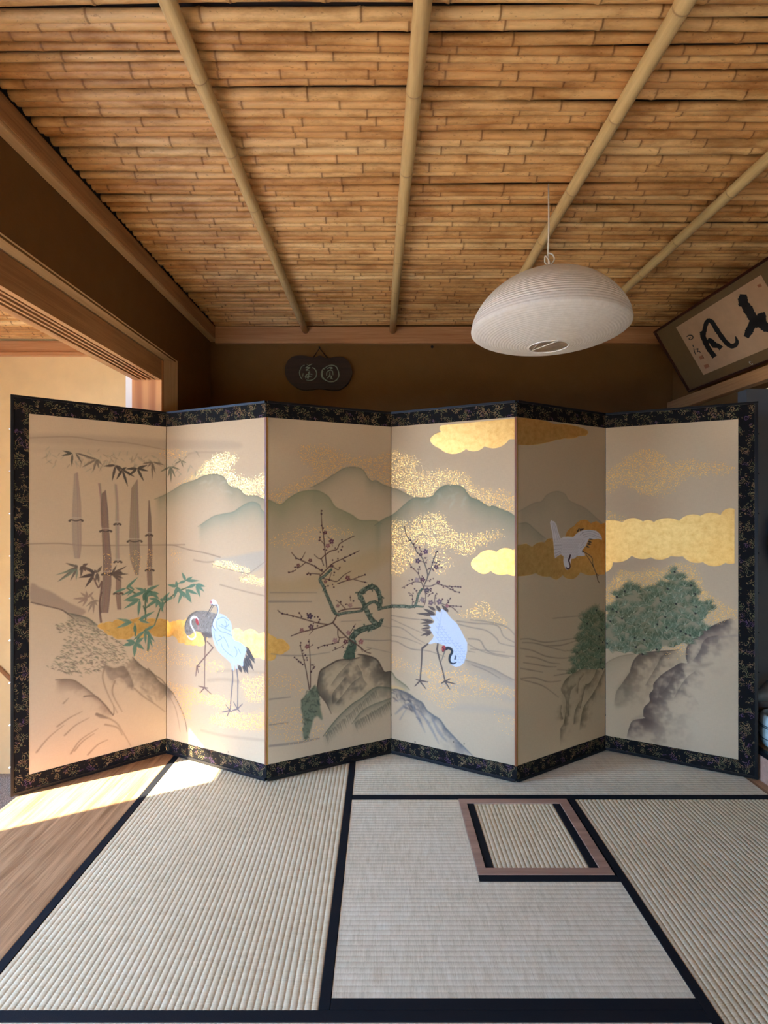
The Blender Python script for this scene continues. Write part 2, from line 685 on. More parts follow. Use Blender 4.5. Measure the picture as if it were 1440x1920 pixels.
# culms
def culm(k, left, right, col, a, nodes):
    fill([0], px(k, left + right[::-1]), col, a, 0.8, smooth=False, dry=0.15)
    x = np.array(px(k, left)), np.array(px(k, right))
    for t in np.linspace(0.15, 0.85, 4):
        m = [tuple(p * (1 - t) + q * t) for p, q in zip(x[0], x[1])] if len(left) == len(right) else None
        if m:
            line([0], m, 1.6, tuple(c * (0.85 + 0.3 * rs.rand()) for c in col), 0.35, 0.8)
    for (xa, xb, y) in nodes:
        line([0], px(k, [(xa, y + 4), (xa + 14, y - 3), ((xa + xb) / 2, y + 6), (xb - 12, y - 4), (xb, y + 4)]), [4, 2.4, 1.6, 2.6, 4], (84, 68, 54), 0.9)
        line([0], px(k, [(xa + 6, y - 22), (xb - 6, y - 20)]), 1.5, (206, 186, 156), 0.6)


culm('A', [(625, 760), (612, 1000), (605, 1150), (612, 1360), (628, 1470)], [(657, 745), (685, 1000), (688, 1150), (690, 1360), (676, 1470)], (158, 136, 112), 0.62, [(588, 695, 1150)])
culm('A', [(828, 838), (846, 968), (852, 1200)], [(850, 840), (862, 990), (866, 1200)], (150, 124, 102), 0.6, [])
culm('A', [(858, 925), (850, 1060), (858, 1240), (868, 1480), (866, 1700), (845, 1930)], [(893, 895), (912, 1060), (922, 1240), (942, 1480), (940, 1700), (915, 1930)], (128, 102, 84), 0.82, [(846, 938, 1240), (862, 945, 1604)])
culm('A', [(966, 845), (975, 1010), (972, 1180), (975, 1400), (972, 1500)], [(986, 850), (1000, 1010), (1004, 1180), (1006, 1400), (1012, 1500)], (164, 136, 112), 0.55, [(965, 1016, 1182), (965, 1024, 1500)])
culm('S', [(590, 230), (590, 330), (588, 440), (604, 570)], [(640, 235), (640, 330), (636, 440), (640, 570)], (126, 100, 82), 0.7, [(560, 640, 250), (575, 650, 430)])
culm('A', [(1108, 880), (1098, 1060), (1088, 1320), (1098, 1480), (1142, 1610)], [(1162, 800), (1170, 1060), (1178, 1320), (1184, 1480), (1170, 1610)], (140, 118, 96), 0.72, [(1078, 1195, 1326)])
culm('A', [(1255, 985), (1248, 1120), (1246, 1270), (1248, 1400), (1238, 1570), (1245, 1700)], [(1260, 985), (1276, 1120), (1280, 1270), (1286, 1400), (1284, 1570), (1288, 1700)], (132, 104, 84), 0.78, [(1232, 1285, 1276), (1230, 1296, 1570)])
flecks([0], px('A', [(870, 1440), (940, 1440), (945, 1600), (880, 1600)]), 0.3, 3)
flecks([0], px('A', [(1095, 1420), (1185, 1420), (1175, 1600), (1120, 1580)]), 0.25, 3)
flecks([0], px('A', [(1245, 1400), (1290, 1400), (1285, 1560), (1240, 1560)]), 0.3, 3)
# pale leaves behind, then dark leaf sprays
for _ in range(95):
    t = rs.rand()
    x = 85 + 285 * t
    y = 862 + 8 * math.sin(t * 9) + rs.randn() * 9 - (10 if t < .3 else 0)
    an = math.pi * (0.15 + 0.7 * rs.rand())
    L = 10 + 10 * rs.rand()
    leaf([0, 1], (x, y), (x + L * math.cos(an), y + L * 0.8 * math.sin(an)), 3.0, (150, 146, 118) if rs.rand() < .6 else (140, 122, 96), 0.42)
DK = (84, 78, 62)
leaves([0], 'R', (412, 145), [(320, 120), (310, 165), (405, 262)], 5.2, DK, 0.9)
leaves([0], 'R', (440, 140), [(502, 240), (625, 195)], 4.4, (104, 90, 74), 0.85)
leaves([0], 'R', (630, 195), [(495, 272), (598, 310), (530, 180), (648, 280), (680, 250)], 5.4, (120, 104, 84), 0.8)
leaves([0], 'R', (800, 250), [(768, 398), (880, 300), (690, 260), (860, 330)], 6.2, (82, 70, 58), 0.9)
leaves([0], 'R', (860, 290), [(806, 382), (912, 446), (975, 358), (900, 270)], 6.0, (74, 64, 52), 0.92)
leaves([0], 'R', (995, 278), [(918, 348), (1056, 398), (1095, 305), (1090, 250), (890, 285)], 6.4, (78, 68, 54), 0.92)
leaves([0], 'R', (1130, 220), [(1085, 270), (1160, 330), (1240, 250), (1040, 240), (1130, 380)], 4.6, (116, 98, 76), 0.8)
leaves([0, 1], 'R', (1295, 262), [(1200, 312), (1270, 365), (1340, 362), (1380, 290), (1300, 410)], 4.8, (110, 106, 80), 0.85)
leaves([1], 'R', (1390, 210), [(1330, 240), (1410, 270), (1440, 230), (1365, 190)], 4.0, (112, 108, 82), 0.75)
# hill at the left
fill([0], px('B', [(255, 62), (330, 95), (430, 135), (560, 215), (700, 285), (640, 330), (560, 300), (500, 275), (400, 250), (255, 212)]), (150, 124, 102), 0.62, 2.5)
line([0], px('B', [(255, 215), (400, 250), (500, 275), (555, 310), (605, 350)]), [2, 2, 2.4, 1], (104, 82, 64), 0.8)
ridge([0], px('B', [(540, 300), (640, 320), (720, 345), (775, 385), (815, 420)]), 8, (104, 98, 78), 0.75, 0.5)
# gold cloud across the first fold
gold([0, 1], scallop(px('S', [(430, 712), (490, 690), (560, 684), (620, 658), (700, 672), (745, 655), (860, 660), (950, 662), (1000, 655), (1060, 690), (1110, 672), (1180, 668), (1250, 650), (1360, 690), (1360, 880), (1290, 880), (1240, 878), (1180, 862), (1130, 850), (1080, 800), (1010, 800), (950, 806), (900, 780), (740, 800), (640, 826), (560, 800), (480, 745)]), 0.17))
flecks([0, 1], px('S', [(790, 900), (1030, 850), (1030, 1022), (830, 1022), (740, 960)]), 0.4, 6)
# withered sprays
leaves([0], 'S', (260, 200), [(150, 165), (135, 250), (192, 325), (80, 330), (230, 180)], 6, (112, 96, 78), 0.9)
leaves([0], 'S', (255, 215), [(85, 332), (60, 272), (245, 320)], 5.5, (120, 130, 104), 0.75)
leaves([0], 'S', (300, 190), [(275, 230), (350, 170), (410, 262), (330, 240), (285, 290)], 7, (98, 80, 66), 0.9)
leaves([0], 'S', (405, 262), [(322, 382), (290, 292), (265, 295), (350, 205), (380, 230)], 8, (88, 72, 60), 0.92)
leaves([0], 'S', (430, 250), [(445, 345), (415, 325), (470, 190), (400, 225)], 7, (104, 86, 70), 0.88)
leaves([0], 'S', (555, 262), [(690, 190), (600, 180), (705, 262), (640, 240), (660, 300), (640, 330)], 5.5, (100, 82, 66), 0.88)
line([0], px('S', [(400, 300), (440, 380), (470, 330), (450, 540), (462, 680)]), [2.5, 2.5, 3, 3.4], (108, 80, 66), 0.85)
line([0], px('S', [(470, 420), (450, 500), (458, 600)]), 2.4, (108, 80, 66), 0.7)
leaves([0], 'S', (345, 470), [(215, 478), (280, 420), (330, 405), (400, 412), (250, 520), (300, 545)], 6, (150, 122, 100), 0.75)
leaves([0], 'S', (400, 490), [(330, 545), (345, 600), (430, 540), (395, 615), (450, 500), (370, 450)], 5.5, (142, 118, 96), 0.72)
# green young bamboo
GL, GD, GV = (106, 134, 106), (78, 108, 82), (176, 190, 158)
for a, b in (((850, 660), (845, 390)), ((845, 560), (960, 490)), ((930, 700), (985, 540)), ((985, 540), (1040, 490)), ((1040, 490), (1130, 410)), ((1130, 410), (1210, 380)), ((760, 430), (690, 385)), ((850, 590), (830, 540)), ((860, 750), (930, 705)), ((780, 830), (850, 740)), ((870, 930), (875, 760)), ((760, 800), (755, 690))):
    line([0, 1], px('S', [a, b]), [3.0, 2.2], (88, 104, 74), 0.95)
leaves([0], 'S', (680, 385), [(785, 288), (570, 425), (740, 340)], 6, GL, 0.95, GD)
leaves([0], 'S', (750, 395), [(640, 450), (690, 450), (690, 360)], 5.5, GL, 0.92, GD)
leaves([0], 'S', (850, 410), [(970, 355), (760, 380), (700, 470), (660, 490)], 8, GL, 0.95, GD)
leaves([0], 'S', (845, 420), [(865, 520), (830, 500), (930, 450), (935, 420)], 9, GD, 0.95, GL)
leaves([0], 'S', (800, 480), [(660, 565), (785, 635), (660, 490), (690, 500)], 8, GL, 0.95, GD)
leaves([0], 'S', (900, 420), [(970, 480), (860, 465), (970, 435)], 8, GL, 0.95, GD)
leaves([0], 'S', (960, 485), [(860, 540), (940, 555), (1005, 600), (880, 475)], 8, GL, 0.95, GD)
leaves([0, 1], 'S', (1000, 490), [(1060, 420), (1100, 465), (990, 590), (975, 480)], 8, GL, 0.95, GD)
leaves([0], 'S', (790, 660), [(930, 585), (850, 640), (890, 690)], 8, GL, 0.95, GD)
leaves([0], 'S', (735, 680), [(600, 650), (585, 735), (640, 700)], 8, GL, 0.95, GD)
leaves([0], 'S', (845, 755), [(740, 840), (850, 870), (930, 850), (940, 700), (900, 790)], 8, GL, 0.95, GD)
leaves([0], 'S', (760, 700), [(765, 800), (745, 770)], 7, GD, 0.9, GL)
leaves([0], 'S', (760, 860), [(648, 885), (750, 985), (835, 815), (840, 920), (680, 835)], 10, GL, 0.95, GD)
leaves([0], 'S', (875, 800), [(880, 930), (910, 900), (920, 830)], 6, GL, 0.95, GD)
leaves([1], 'S', (1125, 370), [(1040, 355), (1095, 480), (1190, 470), (1115, 320)], 8, GL, 0.95, GD)
leaves([1], 'S', (1200, 320), [(1165, 245), (1320, 320), (1130, 345), (1260, 285)], 7, GL, 0.95, GD)
leaves([1], 'S', (1170, 410), [(1132, 525), (1185, 470), (1248, 512)], 7, GL, 0.95, GD)
leaves([1], 'S', (1290, 350), [(1200, 385), (1325, 465), (1370, 370), (1360, 415)], 8, GL, 0.95, GD)
leaves([1], 'S', (1200, 395), [(1310, 440), (1250, 510)], 8, GL, 0.95, GD)
# grass on the hill
G = np.array(px('B', [(420, 385), (600, 350), (760, 380), (860, 440), (980, 550), (1050, 690), (1020, 745), (880, 730), (700, 830), (540, 800), (360, 750), (480, 640), (520, 540)]))
for _ in range(900):
    lo, hi = G.min(0), G.max(0)
    p = lo + (hi - lo) * rs.rand(2)
    c = False
    for i in range(len(G)):
        (ax, ay), (bx, by) = G[i], G[(i + 1) % len(G)]
        if (ay > p[1]) != (by > p[1]) and p[0] < ax + (p[1] - ay) / (by - ay) * (bx - ax):
            c = not c
    if c:
        L = 5 + 7 * rs.rand()
        q = p + np.array((L * (0.6 + 0.3 * rs.rand()), L * (0.7 * rs.rand() - 0.1)))
        line([0], [tuple(p), tuple((p + q) / 2 + (0, -1.5)), tuple(q)], [0.6, 1.3, 0.3], (118, 114, 84) if rs.rand() < .6 else (110, 92, 72), 0.65)
# rocks, lower left
ridge([0], px('B', [(455, 850), (540, 845), (610, 855), (690, 910), (760, 965), (860, 1055), (925, 1140)]), 7, (132, 108, 84), 0.55, 0.75, 1.0)
line([0], px('B', [(690, 985), (740, 980), (795, 990), (850, 1045), (925, 1135), (930, 1060)]), [3.5, 2.5, 1.5, 2.5, 1], (128, 106, 82), 0.75)
fill([0, 1], px('B', [(850, 720), (930, 750), (1010, 735), (1060, 790), (1095, 900), (1050, 900), (990, 830), (900, 850)]), (132, 112, 90), 0.5, 2.5)
ridge([0, 1], px('B', [(1085, 665), (1120, 700), (1170, 745), (1240, 790), (1300, 860), (1365, 910), (1420, 960)]), 12, (118, 100, 78), 0.7, 0.75)
edgewash([0, 1], px('B', [(1085, 665), (1120, 700), (1170, 745), (1240, 790), (1300, 860), (1365, 910), (1420, 960)]), 16, (122, 102, 78), 0.7, -1)
edgewash([0], px('B', [(455, 850), (540, 845), (610, 855), (690, 910), (760, 965), (860, 1055), (925, 1140)]), 9, (134, 108, 82), 0.6, -1)
edgewash([0], px('B', [(860, 725), (930, 755), (1010, 740), (1070, 830), (1100, 930)]), 14, (126, 104, 80), 0.6, -1)
mottle([0], px('B', [(850, 740), (1080, 700), (1360, 920), (1330, 1080), (1150, 980), (1000, 900), (900, 900)]), (124, 104, 82), 0.4, 45, (4, 10), 1.8, 0.8)
for pts in ([(860, 740), (840, 830), (880, 960), (960, 1120)], [(940, 860), (920, 960), (1000, 1110)], [(1100, 920), (1180, 990), (1270, 1050), (1350, 1110)], [(300, 1440), (400, 1320), (520, 1222)], [(470, 1230), (570, 1160), (670, 1110)],
            [(530, 1302), (620, 1220), (730, 1160)], [(580, 1452), (660, 1340), (800, 1250)], [(610, 1430), (680, 1350), (770, 1290)], [(790, 1130), (860, 1150), (950, 1200), (1000, 1270), (1070, 1390)], [(860, 1215), (960, 1240), (1000, 1300)], [(520, 1040), (560, 1000)], [(720, 1460), (800, 1380), (880, 1340)]):
    line([0], px('B', pts), [3.0, 2.2, 1.0], (140, 114, 86), 0.6, 1.2)
line([0], px('B', [(790, 1130), (830, 1150), (880, 1165)]), [5, 6, 1], (120, 98, 76), 0.6, 1.2)
ridge([0, 1], px('D', [(-60, 830), (0, 890), (60, 930), (110, 990), (160, 1050), (200, 1120), (240, 1200), (275, 1300), (290, 1400)]), 5, (126, 106, 80), 0.35, 0.75)
line([1], px('D', [(120, 1060), (190, 1200), (230, 1400)]), [2, 2.5, 1], (140, 114, 86), 0.45, 1.2)
# flecks round the cranes
flecks([1], px('D', [(110, 950), (230, 990), (340, 1000), (470, 1060), (600, 1080), (690, 1140), (660, 1200), (520, 1170), (400, 1140), (330, 1180), (320, 1280), (250, 1290), (230, 1160)]), 0.72, 6, 0.12)
flecks([1], px('D', [(490, 1290), (560, 1240), (700, 1230), (860, 1240), (1010, 1220), (1010, 1370), (880, 1390), (700, 1360), (560, 1340)]), 0.8, 6, 0.12)
flecks([1], px('D', [(770, 930), (900, 910), (1010, 890), (1010, 1030), (960, 1120), (820, 1110), (800, 1010)]), 0.62, 6)
flecks([0, 1], px('D', [(0, 700), (180, 660), (350, 740), (600, 780), (620, 860), (400, 830), (200, 800), (0, 790)]), 0.35, 7)
line([1], px('D', [(480, 940), (620, 930), (760, 950)]), 5, BRN, 0.18, 2.5)
line([1], px('D', [(560, 860), (700, 850), (980, 870)]), 5, BRN, 0.15, 2.5)
line([1], px('D', [(420, 1390), (640, 1440), (1000, 1480)]), 4, BRN, 0.2, 2.5)
lobes([1, 2], 'M', [(560, 690, .0), (800, 640, .3), (968, 655, .28), (1192, 692, .2), (1360, 690, 0), (1360, 1062, .12), (1200, 1012, .22), (1090, 985, .15), (980, 865, .15), (850, 765, .1)])
# grey crane
GB = px('M', [(122, 580), (135, 510), (170, 440), (220, 390), (300, 352), (400, 345), (490, 365), (570, 390), (610, 450), (560, 560), (520, 610), (515, 725), (440, 728), (380, 665), (310, 645), (265, 650), (215, 690), (160, 700), (130, 650)])
fill([1], GB, (150, 140, 126), 1.0)
GA = np.array(GB)
mottle([1], GB, (96, 88, 80), 0.8, 240, (1.2, 2.4), 0.7)
mottle([1], GB, (206, 196, 178), 0.75, 160, (1.0, 2.0), 0.7)
line([1], px('M', [(130, 600), (150, 500), (220, 400), (300, 355)]), [2, 3, 2], (92, 84, 76), 0.6, 1.2)
fill([1], px('M', [(300, 640), (380, 660), (440, 655), (515, 690), (515, 728), (440, 728), (400, 700)]), (104, 94, 86), 0.85, 1)
fill([1], px('M', [(365, 660), (435, 690), (440, 760), (428, 820), (412, 800), (395, 730)]), (112, 98, 88), 0.95)
CL = (128, 98, 84)
line([1], px('M', [(424, 790), (416, 1000), (410, 1460)]), [2.8, 2.2, 2.2], CL)
line([1], px('M', [(450, 790), (535, 880), (425, 1005), (300, 1150)]), 2.3, CL, smooth=False)
for a, b in (((300, 1150), (285, 1285)), ((305, 1150), (322, 1240)), ((300, 1150), (345, 1150)), ((410, 1455), (325, 1432)), ((410, 1455), (458, 1460)), ((410, 1455), (345, 1530)), ((410, 1455), (505, 1545))):
    line([1], px('M', [a, b]), [2.8, 1.6], CL)
line([1], px('M', [(318, 510), (300, 455), (255, 440), (216, 470), (213, 540), (240, 600), (272, 655), (280, 710), (250, 755), (205, 755), (168, 715)]), [5.4, 5.6, 4.6, 4.4, 4.4, 4.4, 3.6], (120, 106, 96), 0.5)
line([1], px('M', [(318, 510), (300, 455), (255, 440), (216, 470), (213, 540), (240, 600), (272, 655), (280, 710), (250, 750), (205, 752), (168, 715)]), [4.8, 5.0, 4.0, 3.8, 3.8, 3.8, 3.0], (248, 246, 242))
fill([1], px('M', [(285, 455), (312, 470), (328, 515), (318, 555), (298, 540), (282, 500)]), (190, 70, 70), 0.95)
fill([1], px('M', [(312, 560), (340, 580), (330, 625), (308, 610)]), (196, 150, 140), 0.6)
# white crane
WB = px('M', [(530, 530), (560, 480), (590, 420), (630, 390), (700, 415), (770, 480), (803, 560), (808, 680), (838, 765), (920, 800), (985, 850), (1015, 900), (1000, 960), (985, 1010), (970, 1060), (965, 1145), (910, 1125), (880, 1120), (885, 1190), (862, 1185), (850, 1120), (832, 1200), (805, 1205), (790, 1110), (720, 1035), (640, 965), (580, 890), (542, 790), (520, 690), (512, 600)])
for a, b, w in (((1000, 860), (1095, 990), 9), ((1010, 910), (1142, 1110), 9), ((1000, 970), (1120, 1215), 9), ((985, 1020), (1065, 1180), 8), ((975, 1060), (1040, 1265), 9), ((960, 1110), (1000, 1250), 6), ((905, 1130), (945, 1240), 8), ((1000, 890), (1140, 1060), 9)):
    A, B = px('M', [a, b])
    leaf([1], A, B, w, (78, 72, 68), 0.95, (150, 144, 136))
WCOL = (198, 208, 220)
fill([1], WB, WCOL, 1.0)
line([1], px('M', [(560, 250), (596, 275), (608, 340), (592, 410), (556, 480), (545, 540), (560, 600)]), [6.5, 5, 4.6, 4.8, 5.4, 6, 5], (214, 220, 228))
line([1], px('M', [(545, 258), (585, 275), (600, 335), (584, 405), (540, 480), (524, 540), (540, 590), (572, 635)]), [2.4, 1.8, 1.6, 1.8, 1.6, 1.4, 1.0], (92, 92, 94), 0.9)
fill([1], px('M', [(495, 215), (515, 185), (555, 188), (590, 230), (590, 265), (545, 268), (508, 262)]), (242, 238, 236), 1.0)
fill([1], px('M', [(492, 205), (512, 198), (525, 225), (512, 248), (494, 238)]), (186, 110, 108), 0.85)
line([1], px('M', [(525, 258), (428, 430)]), [2.0, 1.2], (90, 86, 84), 0.95)
line([1], px('M', [(545, 268), (452, 428)]), [1.8, 1.0], (120, 112, 104), 0.9)
line([1], px('M', [(505, 262), (545, 268), (580, 262)]), 1.6, (84, 80, 80), 0.9)
for pts in ([(585, 500), (590, 580), (640, 640), (720, 665), (805, 705)], [(600, 470), (680, 440), (760, 490)], [(620, 560), (700, 600), (780, 640)], [(650, 820), (680, 890), (750, 960), (815, 1005)], [(620, 700), (660, 740), (600, 780)],
            [(680, 720), (720, 780), (760, 880)], [(840, 860), (880, 940), (860, 1010)], [(760, 540), (720, 580), (650, 540)], [(700, 480), (730, 540), (700, 600)], [(900, 900), (930, 960)], [(545, 640), (560, 740), (600, 840)]):
    line([1], px('M', pts), 1.2, (128, 146, 170), 0.8)
mottle([1], WB, (166, 184, 206), 0.5, 90, (2, 4), 0.9)
for pts, w in (([(812, 1200), (818, 1300), (815, 1365), (795, 1580), (775, 1785)], [3, 2.2, 3.2, 2.2, 2.2]), ([(875, 1190), (888, 1310), (892, 1340), (890, 1560), (886, 1762)], [3, 2.2, 3.0, 2.0, 2.2])):
    line([1], px('M', pts), w, (126, 112, 106), smooth=False)
for a, b in (((775, 1785), (716, 1700)), ((775, 1785), (668, 1806)), ((775, 1785), (802, 1806)), ((775, 1785), (728, 1880)), ((886, 1762), (830, 1662)), ((886, 1762), (810, 1786)), ((886, 1762), (955, 1690)), ((886, 1762), (926, 1808))):
    line([1], px('M', [a, b]), [2.6, 1.4], (126, 112, 106))

# ================= third and fourth panel
flecks([2], px('E', [(350, 500), (560, 480), (720, 530), (860, 590), (1080, 590), (1245, 555), (1245, 885), (1100, 820), (1020, 790), (980, 730), (880, 680), (780, 690), (600, 800), (470, 880), (300, 940), (180, 1040), (70, 1000), (70, 930), (280, 860), (500, 720), (400, 640)]), 0.62, 7, 0.28)
flecks([3], px('G', [(60, 550), (200, 570), (340, 640), (300, 720), (450, 730), (600, 720), (720, 730), (800, 790), (880, 880), (1100, 910), (1260, 960), (1260, 1100), (1100, 1080), (1000, 1060), (900, 1010), (800, 960), (760, 890), (640, 860), (520, 890), (440, 970), (280, 975), (150, 890), (60, 860)]), 0.66, 8, 0.2)
ridge([2, 3], px('E', [(460, 885), (600, 810), (700, 745), (790, 695), (880, 684), (960, 708), (1000, 770), (1040, 815), (1090, 815), (1150, 850), (1235, 880), (1310, 905), (1390, 950), (1440, 975)]), 16, (128, 126, 98), 0.65, 0.4, clear=26)
ridge([2], px('E', [(20, 990), (80, 1000), (180, 1040), (260, 980), (370, 920), (480, 905), (560, 918), (640, 970), (700, 1060), (780, 1100), (860, 1140), (940, 1190), (1080, 1192), (1140, 1220)]), 40, (124, 126, 88), 0.66, 0.35, clear=30)
ridge([2, 3], px('G', [(-90, 1240), (-10, 1180), (75, 1140), (150, 1080), (230, 1010), (290, 975), (370, 975), (450, 965), (500, 910), (560, 865), (640, 855), (740, 870), (790, 930), (820, 970), (870, 985), (930, 1020), (990, 1055), (1040, 1055), (1100, 1080), (1180, 1110), (1262, 1165)]), 26, (132, 134, 104), 0.85, 0.4, clear=18)
mottle([3], px('G', [(540, 900), (720, 900), (860, 1040), (640, 1100), (400, 1020)]), (196, 190, 158), 0.4, 22, (4, 9), 2.5)
flecks([2], px('E', [(90, 1370), (200, 1330), (420, 1260), (600, 1240), (800, 1280), (860, 1330), (600, 1380), (300, 1430), (100, 1420)]), 0.32, 7, 0.1)
fill([2], px('E', [(75, 1740), (300, 1760), (700, 1600), (1240, 1420), (1240, 1560), (800, 1780), (400, 1880), (75, 1880)]), (186, 150, 92), 0.3, 10)
flecks([3], px('G', [(310, 1160), (480, 1125), (590, 1180), (640, 1280), (800, 1330), (960, 1310), (1090, 1290), (1120, 1340), (950, 1410), (830, 1500), (740, 1510), (640, 1450), (430, 1450), (290, 1400), (240, 1330), (260, 1240)]), 0.66, 7, 0.18)
flecks([3], px('G', [(60, 1240), (190, 1210), (270, 1330), (250, 1450), (310, 1480), (220, 1640), (60, 1690)]), 0.55, 8, 0.22)
flecks([3], px('G', [(440, 1470), (580, 1490), (640, 1600), (520, 1720), (460, 1640)]), 0.28, 6)
lobes([3], 'G', [(545, 290, 0), (1270, 220, 0), (1270, 445, .16), (1182, 426, .2), (952, 487, .2), (776, 515, .2), (532, 512, .62), (542, 352, .3)])
lobes([3], 'G', [(1272, 1464, 0), (1272, 1712, .12), (1168, 1696, .16), (1012, 1667, .22), (880, 1672, .42), (882, 1532, .2), (1066, 1490, .2), (1222, 1476, .2)])
lobes([2], 'P', [(5, 1508, .15), (118, 1552, .2), (222, 1590, .45), (205, 1695, .2), (110, 1722, .3), (5, 1786, 0)])
flecks([3], px('H', [(640, 340), (740, 300), (860, 230), (960, 290), (1000, 350), (1090, 390), (1060, 440), (900, 410), (760, 370)]), 0.3, 7, 0.55)
# water lines
WL = (132, 116, 102)
for k, pts, w in (('H', [(640, 395), (800, 415), (960, 425), (1020, 460), (1050, 530), (1150, 585)], 2.2), ('H', [(640, 420), (760, 450), (900, 480), (990, 550), (1020, 590), (1150, 620)], 2.0), ('H', [(760, 385), (900, 400), (1070, 445), (1150, 520)], 2.0),
                  ('H', [(740, 550), (840, 565), (890, 640), (960, 680), (1150, 710)], 2.4), ('H', [(740, 600), (860, 660), (1000, 700), (1100, 715)], 1.6), ('H', [(65, 345), (200, 370), (330, 385)], 2.2), ('H', [(65, 440), (160, 460), (270, 540), (360, 590)], 1.8), ('H', [(70, 380), (200, 440), (380, 520)], 1.6),
                  ('H', [(65, 570), (120, 580), (240, 640), (400, 660), (560, 720)], 2.2), ('H', [(65, 520), (200, 550), (330, 600)], 1.6), ('H', [(740, 660), (800, 670)], 1.6), ('H', [(760, 640), (860, 650), (1060, 670)], 1.6), ('H', [(770, 780), (900, 830), (1020, 900)], 2.0),
                  ('F', [(90, 700), (240, 715), (430, 712), (620, 685)], 2.2), ('F', [(900, 570), (1050, 580), (1168, 575)], 2.0), ('F', [(950, 640), (1168, 690)], 1.4), ('F', [(75, 1110), (260, 1090)], 3), ('F', [(75, 1340), (240, 1320)], 3), ('F', [(75, 1530), (330, 1500), (520, 1460)], 4), ('F', [(75, 230), (450, 230)], 4), ('F', [(80, 150), (500, 150)], 2),
                  ('F', [(720, 410), (900, 400)], 1.6), ('F', [(1060, 440), (1168, 470)], 1.4)):
    line([2, 3], px(k, pts), [w, w * 1.1, w * 0.6], WL, 0.55, 0.9)
ridge([3], px('H', [(700, 735), (800, 760), (880, 790), (960, 815), (1060, 870), (1160, 920)]), 9, (150, 134, 118), 0.6, 0.4)
for pts in ([(70, 760), (300, 800), (700, 850), (1150, 960)], [(500, 960), (760, 1000), (1150, 1080)], [(600, 1150), (900, 1170), (1150, 1210)]):
    line([3], px('H', pts), 12, (170, 160, 148), 0.22, 5)
flecks([3], px('H', [(60, 680), (190, 760), (320, 790), (430, 760), (530, 830), (700, 820), (900, 920), (1160, 1010), (1160, 1070), (880, 1060), (700, 1050), (620, 1140), (520, 1170), (400, 1080), (320, 1000), (380, 900), (200, 830), (60, 790)]), 0.42, 7)
flecks([3], px('H', [(960, 1200), (1150, 1270), (1150, 1420), (1020, 1380)]), 0.16, 8)
flecks([2], px('F', [(75, 900), (250, 890), (390, 960), (380, 1050), (230, 1050), (75, 1010)]), 0.3, 7)
flecks([2], px('F', [(75, 1260), (300, 1190), (400, 1290), (560, 1340), (560, 1420), (330, 1500), (100, 1420)]), 0.34, 7)
# rocks under the plum
RK = (96, 84, 66)
fill([2], px('F', [(505, 1040), (505, 940), (560, 830), (700, 760), (870, 710), (1000, 740), (1090, 860), (1168, 930), (1168, 1000), (1040, 1000), (900, 1090), (760, 1200), (640, 1230), (560, 1110)]), (186, 160, 118), 0.35, 3)
edgewash([2], px('F', [(880, 735), (800, 748), (690, 760), (590, 815), (535, 850), (515, 920), (500, 1035), (560, 1110), (630, 1240)]), 15, RK, 0.75, 1)
edgewash([2], px('F', [(870, 705), (960, 718), (1040, 755), (1080, 820), (1110, 865), (1168, 862), (1205, 925), (1250, 945)]), 20, RK, 0.85, -1)
for pts, sd in (([(800, 770), (740, 830), (680, 900), (620, 990)], 1), ([(860, 790), (900, 860), (920, 930), (960, 980)], -1), ([(760, 900), (700, 980), (640, 1060), (640, 1160)], 1), ([(900, 900), (820, 960), (740, 1060), (660, 1160)], 1)):
    edgewash([2], px('F', pts), 13, RK, 0.6, sd)
line([2], px('F', [(870, 705), (960, 718), (1040, 755), (1080, 820), (1110, 865), (1165, 862), (1205, 925), (1250, 945)]), [2, 2.6, 3, 2, 2.4, 2], (88, 70, 54), 0.9)
line([2], px('F', [(880, 735), (800, 748), (690, 760), (590, 815), (535, 850), (515, 920), (500, 1035)]), [2, 2.5, 3, 2.5, 2.4, 2], (88, 70, 54), 0.9)
line([2], px('F', [(500, 1035), (550, 1100), (590, 1150), (630, 1240)]), [2.6, 2, 1], (100, 80, 62), 0.8)
LR = px('F', [(555, 1445), (640, 1330), (720, 1240), (820, 1150), (900, 1100), (980, 1030), (1040, 1000), (1120, 1000), (1180, 1010)])
ridge([2, 3], LR, 12, (100, 100, 76), 0.72, 0.6)
ridge([2], px('F', [(815, 1330), (900, 1220), (1000, 1160), (1080, 1130), (1175, 1095)]), 10, (108, 106, 82), 0.6, 0.4)
for t in np.linspace(0, 1, 60):
    for (P0, P1) in (((580, 1420), (1030, 1020)), ((840, 1310), (1160, 1120))):
        x, y = P0[0] + (P1[0] - P0[0]) * t, P0[1] + (P1[1] - P0[1]) * t + 20 * rs.rand()
        line([2], px('F', [(x, y), (x + 18 + 10 * rs.rand(), y + 60 + 30 * rs.rand())]), [1.4, 0.3], (90, 84, 64), 0.5)
fill([2], px('F', [(362, 1120), (420, 1050), (485, 985), (520, 1070), (530, 1180), (550, 1295), (500, 1260), (470, 1290), (445, 1380), (415, 1470), (385, 1470), (372, 1400), (382, 1310), (362, 1210)]), (84, 98, 72), 0.7, 1.2)
mottle([2], px('F', [(362, 1120), (485, 985), (530, 1180), (470, 1290), (415, 1470), (372, 1400)]), (58, 64, 48), 0.7, 120, (2, 5), 1.2)
for a, b, w in (((432, 1020), (352, 630), 2.2), ((442, 1000), (428, 570), 2.0), ((375, 800), (292, 730), 1.4), ((440, 870), (475, 790), 1.4), ((365, 700), (385, 690), 1.2), ((350, 640), (348, 590), 1.0), ((430, 640), (460, 615), 1.0)):
    line([2], px('F', [a, ((a[0] + b[0]) / 2 + 6, (a[1] + b[1]) / 2), b]), [w, w * 0.8, w * 0.5], (92, 64, 52), 0.9)
